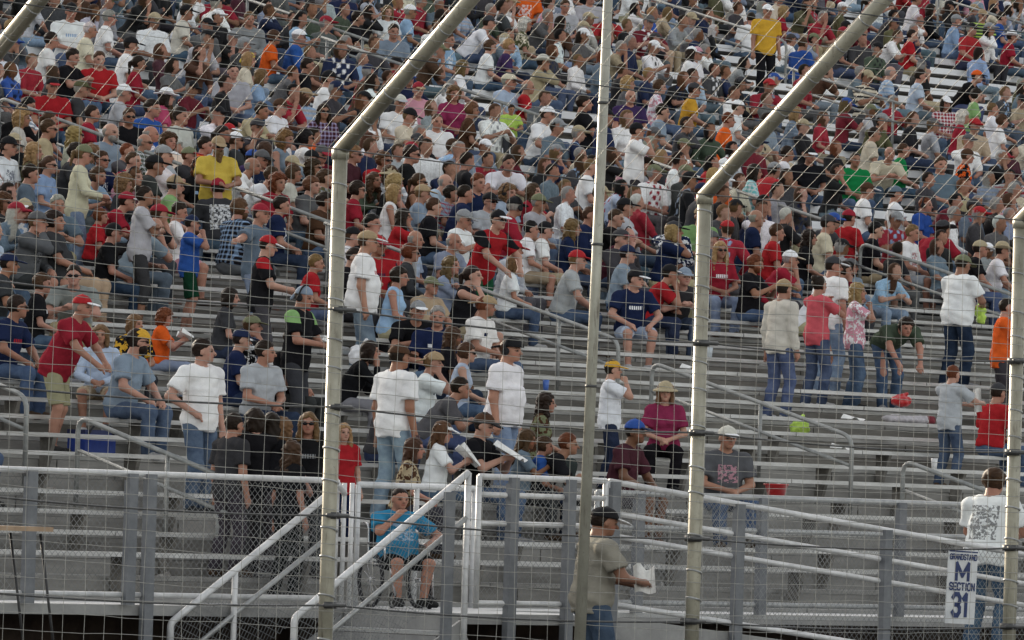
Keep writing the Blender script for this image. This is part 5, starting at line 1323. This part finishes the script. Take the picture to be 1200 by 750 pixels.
for c in rest:
    s = random_look(); pose = s['pose'] if s['pose'] in ('lap','knees','elbows','hold','chin','back','mouth') else 'lap'
    hy = 40 if s['hy'] > 0 else 0; hair = 'long' if s['hair'] in ('long','wavy') else 'bob' if s['hair'] in ('bob','curly','pony') else 'short'
    V, Q, L = cached(('c',pose,s['sex'],hy,s['top'],hair,'hat' in s), lambda: crowd_proto(pose, s['sex'], hy, s['top'], hair, 'hat' in s))
    pal = np.array([tuple(v*.9 for v in s['skin']), s['c1'], s['c3'], s['hc'], s.get('k1',(.1,.1,.1)), (.06,.06,.06)])
    k = s['scale']; g = s['girth']*1.04; W = V*np.array([k*g,k,k]); a = R(180+s['a']); W = W@np.array([[math.cos(a),math.sin(a),0],[-math.sin(a),math.cos(a),0],[0,0,1]])
    W = W+np.array([c[2],c[3],c[4]]); col = pal[L]
    if s['pat'] in ('print','blotch'):
        m_ = (L == 1)&(np.sin(V[:,0]*47+c[2]*9)*np.sin(V[:,2]*39+c[3]*5) > .25)&(np.abs(V[:,0]) < .12); col[m_] = s['c2']
    elif s['pat'] == 'stripes': m_ = (L == 1)&(np.sin(V[:,2]*80) > .2); col[m_] = s['c2']
    cv.append(W); cq.append(Q+base); cc.append(np.concatenate([col, np.ones((len(V),1))],1)); base += len(V)
mc, t, b = nt('far_spectators'); a_ = attr(t, 'Col'); n = noise(t, 30, 3, .6, t.nodes.new('ShaderNodeNewGeometry').outputs['Position'])
t.links.new(mixc(t, 1.0, a_.outputs['Color'], ramp(t, n, [(.3,(.78,.78,.78)),(.7,(1.15,1.15,1.15))]), 'MULTIPLY'), b.inputs['Base Color']); b.inputs['Roughness'].default_value = .85; b.inputs['Specular IOR Level'].default_value = .2
if cv:
    me = mk_mesh('crowd', np.concatenate(cv), np.concatenate(cq), mc, {'Col': np.concatenate(cc)})
    o = bpy.data.objects.new('crowd', me); COL.objects.link(o); tag(o, 'dense mass of seated spectators filling the upper rows of the grandstand', 'crowd', kind='stuff')
print('PEOPLE', len(PEOPLE), 'crowd', len(rest), 'verts', base)

# ------------------------------------------------------------------ things people brought
def on_seat(px, py, lift=0.):                          # the bench plank seen at a place of the photo
    p = atPlane(px, py, Z0+.43, RHO); i = row_at(max(p.y-.5,0)); yy, zz, dd, _ = rows[i]; q = atY(px, py, yy+dd-.16)
    return Vector((q.x, yy+dd-.16, zz+.43+lift)), i
def on_foot(px, py):
    p = atPlane(px, py, Z0, RHO); i = row_at(max(p.y-.2,0)); yy, zz, dd, _ = rows[i]; q = atY(px, py, yy+.2)
    return Vector((q.x, yy+.2, zz)), i
def blob_mesh(name, prims, mat, h=.012, noise_=0.):
    pts = np.array([p[1] for p in prims]+[p[2] if p[0]=='c' else p[1] for p in prims]); m_ = max(max(p[-1]) if p[0]=='e' else p[3] for p in prims)+.05
    F = Field(pts.min(0)-m_, pts.max(0)+m_, h)
    for p in prims:
        if p[0] == 'e': F.ell(p[1], p[2], None, .02)
        else: F.cap(p[1], p[2], p[3], p[4], .02)
    if noise_:
        X,Y,Z = F.all(); F.F += (noise_*(np.sin(60*X+30*Z)*np.sin(50*Y+9)+np.sin(70*Z+40*Y))).astype(np.float32)
    return mk_mesh(name, *F.mesh(), mat)
def thing(name, me, loc, label, cat, rz_=0, group=None):
    o = bpy.data.objects.new(name, me); COL.objects.link(o); o.location = loc; o.rotation_euler = (0,0,rz_); return tag(o, label, cat, group)
red = plain('red_plastic', (.42,.012,.015), .35); wht2 = plain('white_plastic', (.7,.7,.72), .4); papr = plain('paper', (.72,.72,.70), .8); blue_ = plain('blue_vinyl', (.015,.05,.30), .5)
neon_ = plain('neon_cloth', (.50,.72,.12), .8); darkc = plain('dark_cloth', (.02,.02,.024), .9)
# red basket with food
p, _ = on_seat(910, 561); bk = empty('food_basket', p, R(20), 'oval red food basket left alone on an empty bench', 'basket')
m = MB(); n = 20; vs = []
for k, (r_, z_) in enumerate(((.115,.0),(.165,.10),(.178,.105),(.178,.095),(.158,.094),(.108,.012))):
    vs += [(r_*math.cos(2*math.pi*i/n), .62*r_*math.sin(2*math.pi*i/n), z_) for i in range(n)]
m.add(vs, [(k*n+i,k*n+(i+1)%n,(k+1)*n+(i+1)%n,(k+1)*n+i) for k in range(5) for i in range(n)]+[tuple(range(n))[::-1],tuple(5*n+i for i in range(n))])
bk.scale = (1.2,1.2,1.25); m.build('basket_body', red, bk, True); bl = bpy.data.objects.new('paper_liner', blob_mesh('paper_liner', [('e',(0,0,.055),(.13,.075,.055))], papr, .01, .004)); COL.objects.link(bl); bl.parent = bk
# blanket, bags, bottles
p, _ = on_seat(1062, 489); bn = thing('folded_blanket', blob_mesh('folded_blanket', [('e',(-.22,0,.05),(.20,.09,.05)),('e',(.05,0,.045),(.28,.09,.045)),('e',(.26,0,.05),(.14,.09,.06))], plain('pale_blanket',(.42,.40,.42),.95), .012, .008), p, 'crumpled pale blanket on the bench in front of the bending person', 'blanket')
p, _ = on_seat(1056, 470, .03); thing('bag', blob_mesh('bag', [('e',(0,0,.07),(.17,.10,.075)),('c',(-.1,0,.1),(.1,0,.16),.02,.02)], red, .012, .006), p, 'red bag at the hands of the bending person', 'bag')
p, _ = on_seat(1088, 487); thing('bag', blob_mesh('bag', [('e',(0,0,.05),(.12,.08,.06))], plain('maroon_bag',(.16,.02,.03),.9), .012, .006), p, 'small maroon bag at the right end of the pale blanket', 'bag')
p, _ = on_foot(937, 513); thing('bag', blob_mesh('bag', [('e',(0,0,.11),(.15,.09,.12)),('c',(-.04,0,.2),(.05,0,.28),.02,.018)], neon_, .012, .008), p, 'yellow-green cloth bag on the footboard between two standing people', 'bag')
p, _ = on_seat(420, 409, .0); thing('plastic_bag', blob_mesh('plastic_bag', [('e',(0,0,.12),(.13,.09,.13)),('c',(.03,0,.2),(.13,0,.30),.035,.028)], wht2, .012, .007), p, 'white knotted plastic bag on the bench beside the woman in black', 'bag')
p, _ = on_foot(107, 527); cl_ = empty('cooler_box', p, R(0), 'blue soft cooler box under the bench beside the man in maroon', 'cooler')
m = MB(); m.box((-.22,-.14,0),(.22,.14,.24)); bo = m.build('cooler_body', blue_, cl_); m = MB(); m.box((-.225,-.145,.241),(.225,.145,.285)); m.build('lid', plain('navy_lid',(.012,.02,.08),.6), cl_)
m = MB(); m.tube(bend([(-.2,-.15,.2),(-.12,-.17,.34),(.12,-.17,.34),(.2,-.15,.2)],.06), .012, 6); m.build('strap', darkc, cl_, True)
def sheet(name, c, w_, h_, rx, rz2, label, cat, mat=papr, group=None):
    m = MB(); N_ = 6; vs = [((i/N_-.5)*w_, (j/N_-.5)*h_, .022*math.sin(i*1.1)*(1+.3*j)) for j in range(N_+1) for i in range(N_+1)]
    vs2 = [(a,b_,c_-.004) for a,b_,c_ in vs]; k = (N_+1)
    m.add(vs, [(j*k+i,j*k+i+1,(j+1)*k+i+1,(j+1)*k+i) for j in range(N_) for i in range(N_)]); m.add(vs2, [(j*k+i,(j+1)*k+i,(j+1)*k+i+1,j*k+i+1) for j in range(N_) for i in range(N_)])
    o = m.build(name, mat, None, True); o.location = c; o.rotation_euler = (rx, 0, rz2); return tag(o, label, cat, group)
def hero(px, py): return min(PEOPLE, key=lambda s: (s['px'][0]-px)**2+(s['px'][1]-py)**2)
def hands(s):
    J = get_body(s['pose'], s['sex'], s['hy'], .0125)[0]; bpy.context.view_layer.update()
    W = s['obj'].matrix_world; dl = hand_dir(J,'l')*.09; dr = hand_dir(J,'r')*.09
    return W@Vector(J['wrl']+dl), W@Vector(J['wrr']+dr)
for (px, py, w_, h_, rx, rz2, lab) in ((713,602,.20,.30,.95,None,'white sheet of paper in the hands of the man on the ground'),(572,479,.42,.34,.5,.2,'open newspaper held on the lap of the person in black'),
    (1118,428,.10,.30,1.3,.5,'white rolled flyer held out by the boy in grey'),(360,334,.2,.16,.4,.3,'white folded programme held by the person with the skull bandana'),(197,364,.2,.16,.4,.3,'white food tray held by the child in orange'),(524,486,.22,.3,.8,.2,'white programme held by the woman in the white visor')):
    s = hero(px, py); a_, b_ = hands(s); s['holds'] = lab
    sheet({'open':'newspaper'}.get(lab.split()[0],'paper_sheet'), (a_+b_)/2+Vector((0,0,.05)), w_, h_, rx, (R(s['a'])+rz2) if rz2 is not None else R(-38), lab, 'paper')
def cup(c, lab, col=(.65,.65,.67), hh=.13):
    m = MB(); m.tube([(0,0,0),(0,0,hh)], .036, 12, True, [.031,.042]); o = m.build('drink_cup', plain('cup',col,.4), None, True); o.location = c; tag(o, lab, 'cup')
s = hero(1131,300); a_, b_ = hands(s); thing('shirt_bundle', blob_mesh('shirt_bundle', [('e',(0,0,0),(.08,.07,.11)),('e',(.02,0,-.1),(.07,.06,.08))], neon_, .012, .008), (a_+b_)/2+Vector((0,0,-.05)), 'yellow-green cloth bundle held by the man in white standing at the right', 'cloth')
for (px, py, lab, col) in ((436,401,'dark drink bottle near the mouth of the woman with grey trousers',(.05,.02,.02)),(433,274,'red drink can in the hand of the standing man in white',(.4,.02,.02)),(404,488,'bright blue drink cup held by the girl in red',(.03,.35,.6))):
    s = hero(px, py); a_, b_ = hands(s); cup(b_+Vector((0,0,-.05)), lab, col)
for (px, py, lab, col) in ((1095,540,'pale paper cup standing on the empty bench left of the boy in grey',(.6,.6,.6)),(690,470,'small white cup on the bench below the grey handrail',(.65,.65,.65)),(832,400,'clear bottle on the bench behind the third fence post',(.5,.55,.58)),(640,442,'small blue cup under the long middle handrail',(.05,.12,.4))):
    p, _ = on_seat(px, py); cup(p, lab, col)
# shallow items lying on the empty benches
for (px, py, w_, lab) in ((1000,485,.34,'crumpled white wrapper at the left end of the bench by the blanket'),(810,428,.3,'white wrapper lying on the bench under the third fence post rail'),(985,516,.22,'flattened paper tray on the footboard by the jeans group')):
    p, _ = on_seat(px, py, .02); sheet('wrapper', p, w_, .16, .05, .2, lab, 'wrapper')
# wheelchair
wc = empty('wheelchair', (WX,-.80,ZW), R(180-18), 'black wheelchair with small front wheels parked on the walkway', 'wheelchair'); chrome = plain('chrome_tube',(.55,.55,.56),.25,.6)
m = MB(); m.box((-.23,-.08,.46),(.23,.36,.52)); m.build('seat', darkc, wc); m = MB(); m.box((-.23,-.20,.55),(.23,-.165,.98)); m.build('backrest', darkc, wc)
for sx in (-1,1):
    wr = MB(); nn = 28; wr.tube([(sx*.29,.0+.30*math.cos(2*math.pi*i/nn),.31+.30*math.sin(2*math.pi*i/nn)) for i in range(nn+1)],   .023, 8, False); wo = wr.build('wheel', darkc, wc, True)
    sp = MB()
    for i in range(12): sp.tube([(sx*.29,0,.31),(sx*.29,.29*math.cos(math.pi*i/6),.31+.29*math.sin(math.pi*i/6))], .003, 4)
    sp.tube([(sx*.25,0,.31),(sx*.31,0,.31)], .03, 10); sp.build('spokes', chrome, wo, True)
    wr = MB(); wr.tube([(sx*.22,.42+.08*math.cos(2*math.pi*i/16),.09+.08*math.sin(2*math.pi*i/16)) for i in range(17)], .014, 6, False); wr.build('front_wheel', darkc, wc, True)
    m = MB(); m.tube(bend([(sx*.25,-.30,.95),(sx*.25,-.18,.93),(sx*.25,-.16,.50),(sx*.25,.40,.48),(sx*.22,.50,.14)],.06), .014, 8); m.tube(bend([(sx*.26,-.16,.72),(sx*.26,.26,.72),(sx*.26,.30,.5)],.05), .014, 8); m.build('side_frame', chrome, wc, True)
    m = MB(); m.box((sx*.15-.07,.48,.10),(sx*.15+.07,.62,.125)); m.build('footrest', darkc, wc)

wc.scale = (.92,.87,.87)
lm = MB()
for _ in range(300):                                   # wrappers, cups and cans dropped on the footboards
    i = int(rng.integers(0, 27)); yy, zz, dd, _r = rows[i]; x = float(rng.uniform(-9, 24)); w_ = float(rng.uniform(.03,.10)); a_ = float(rng.uniform(0,3.1)); yv = yy+float(rng.uniform(.05,.40)); hh_ = float(rng.uniform(.008,.06))
    ca, sa = math.cos(a_)*w_, math.sin(a_)*w_*.7
    lm.add([(x-ca,yv-sa,zz+.002),(x+sa,yv-ca*.6,zz+.002),(x+ca,yv+sa,zz+.002),(x-sa,yv+ca*.6,zz+.002),(x-ca*.6,yv-sa*.6,zz+hh_),(x+sa*.7,yv-ca*.4,zz+hh_*.6),(x+ca*.8,yv+sa*.5,zz+hh_),(x-sa*.5,yv+ca*.5,zz+hh_*.8)],[(0,3,2,1),(4,5,6,7),(0,1,5,4),(1,2,6,5),(2,3,7,6),(3,0,4,7)])
tag(lm.build('litter', surf('litter_paper', (.12,.10,.08), (.70,.69,.66), 2.3, .8, 0, 0)), 'small wrappers and cups scattered over the lower footboards', 'litter', kind='stuff')

# ------------------------------------------------------------------ labels
TOPN = {'tee':'T-shirt','long':'long-sleeved top','tank':'tank top'}
def cn(x): return CN.get(x, x)
def topname(s):
    pt = {'plain':'','print':'printed','backprint':'back-printed','text':'lettered','logo':'','stripes':'striped','plaid':'plaid','blotch':'patterned','sleeves':''}[s['pat']]
    t_ = TOPN[s['top']]
    if s['pat'] == 'sleeves': return f"black T-shirt with {cn(s['cn2'])} sleeves" if s['cn1'] == 'black' else f"{cn(s['cn1'])} T-shirt with {cn(s['cn2'])} sleeves"
    return ' '.join(w_ for w_ in (cn(s['cn1']), pt, t_) if w_)
def hatname(s):
    if not s.get('hat'): return ''
    n_ = {'cap':'cap','backcap':'backwards cap','bucket_hat':'bucket hat','brim_hat':'brimmed hat','visor':'visor','bandana':'bandana'}[s['hat']]
    two = '' if s.get('kn2',s['kn1']) == s['kn1'] or s['hat'] not in ('cap','backcap') else '-and-'+cn(s['kn2'])
    return f"{cn(s['kn1'])}{two} {n_}"
LEGN = {'jeans':'jeans','long':'trousers','shorts':'shorts','capri':'capri trousers'}
POSN = {'crossed':'arms folded','mouth':'hand at mouth','elbows':'leaning on knees','chin':'chin on hand','hold':'looking down','back':'leaning back','hips':'hands on hips','onehip':'hand on hip','fold':'arms folded','carry':'hands in front','point':'one arm outstretched','reach':'arms held out','pray':'hands at mouth','smoke':'hand at mouth','bent':'bending over','rail':'leaning forward','wheel':'in wheelchair'}
def core(s):
    p_ = 'seated' if POSES[s['pose']][0] == 'sit' else 'standing'
    h_ = hatname(s); return f"{p_} person in {topname(s)}" + (f" and {h_}" if h_ else '') + (', headset' if s.get('phones') else '')
from collections import Counter
for s in PEOPLE: s['core'] = core(s)
cnt = Counter(s['core'] for s in PEOPLE)
tn = Counter(topname(s) for s in PEOPLE)
land = [s for s in PEOPLE if tn[topname(s)] == 1 and s['px'][1] > -5 and 0 < s['px'][0] < 1200] + [s for s in PEOPLE if tn[topname(s)] > 1 and cnt[s['core']] == 1 and s.get('hat') and s.get('hy_',0) > 120]
used = set()
def wc_(t_): return len(t_.split())
for s in PEOPLE:
    opts = []
    if cnt[s['core']] == 1: opts.append(s['core'])
    if s['pose'] in POSN: opts.append(s['core']+', '+POSN[s['pose']])
    opts.append(s['core'].replace(' and ', ', ',1)+f", {cn(s['cn3'])} {LEGN[s['leg']]}")
    base_core = s['core']; x0_, y0_ = s['px'][:2]; o2 = []
    near = sorted((l for l in land if l is not s), key=lambda l: (l['px'][0]-x0_)**2+(l['px'][1]-y0_)**2)[:8]
    for l in near:
        dx, dy = x0_-l['px'][0], y0_-l['px'][1]
        rel = ('right of' if dx > 0 else 'left of') if abs(dx) > abs(dy) else ('below' if dy > 0 else 'above')
        who = topname(l) if tn[topname(l)] == 1 else topname(l)+' and '+hatname(l)
        for cc_ in (base_core, base_core.replace('seated ','').replace('standing ','')): o2.append(f"{cc_}, {rel} the one in {who}")
    peers = sorted([q_ for q_ in PEOPLE if q_['core'] == s['core']], key=lambda q_: q_['px'][0])
    k_ = [i for i, q_ in enumerate(peers) if q_ is s][0]; ordn = ['leftmost','second','third','fourth','fifth','sixth','seventh','eighth','ninth','tenth','eleventh','twelfth','thirteenth','fourteenth','fifteenth','sixteenth','seventeenth','eighteenth','nineteenth','twentieth']
    ofs = (ordn[k_] if k_ < 20 else f"{k_+1}th")+('' if k_ == 0 else ' from the left')
    ok_first = [o_ for o_ in (opts if s['row'] < 12 or cnt[s['core']] == 1 else []) if wc_(o_) <= 16 and o_ not in used and (o_ == s['core'] or sum(1 for q_ in PEOPLE if q_['core'] == s['core'] and (q_['pose'] == s['pose'] or (q_['cn3'],q_['leg']) == (s['cn3'],s['leg']))) == 1)]
    pool = ok_first[:1] + [o_ for o_ in o2 if wc_(o_) <= 16] + [f"{s['core']}, {ofs} of them"]
    lab_ = next((o_ for o_ in pool if o_ not in used), pool[-1]); used.add(lab_)
    tag(s['obj'], lab_, 'person', 'spectators and staff at the grandstand')
print('labels', len(used), len(PEOPLE))
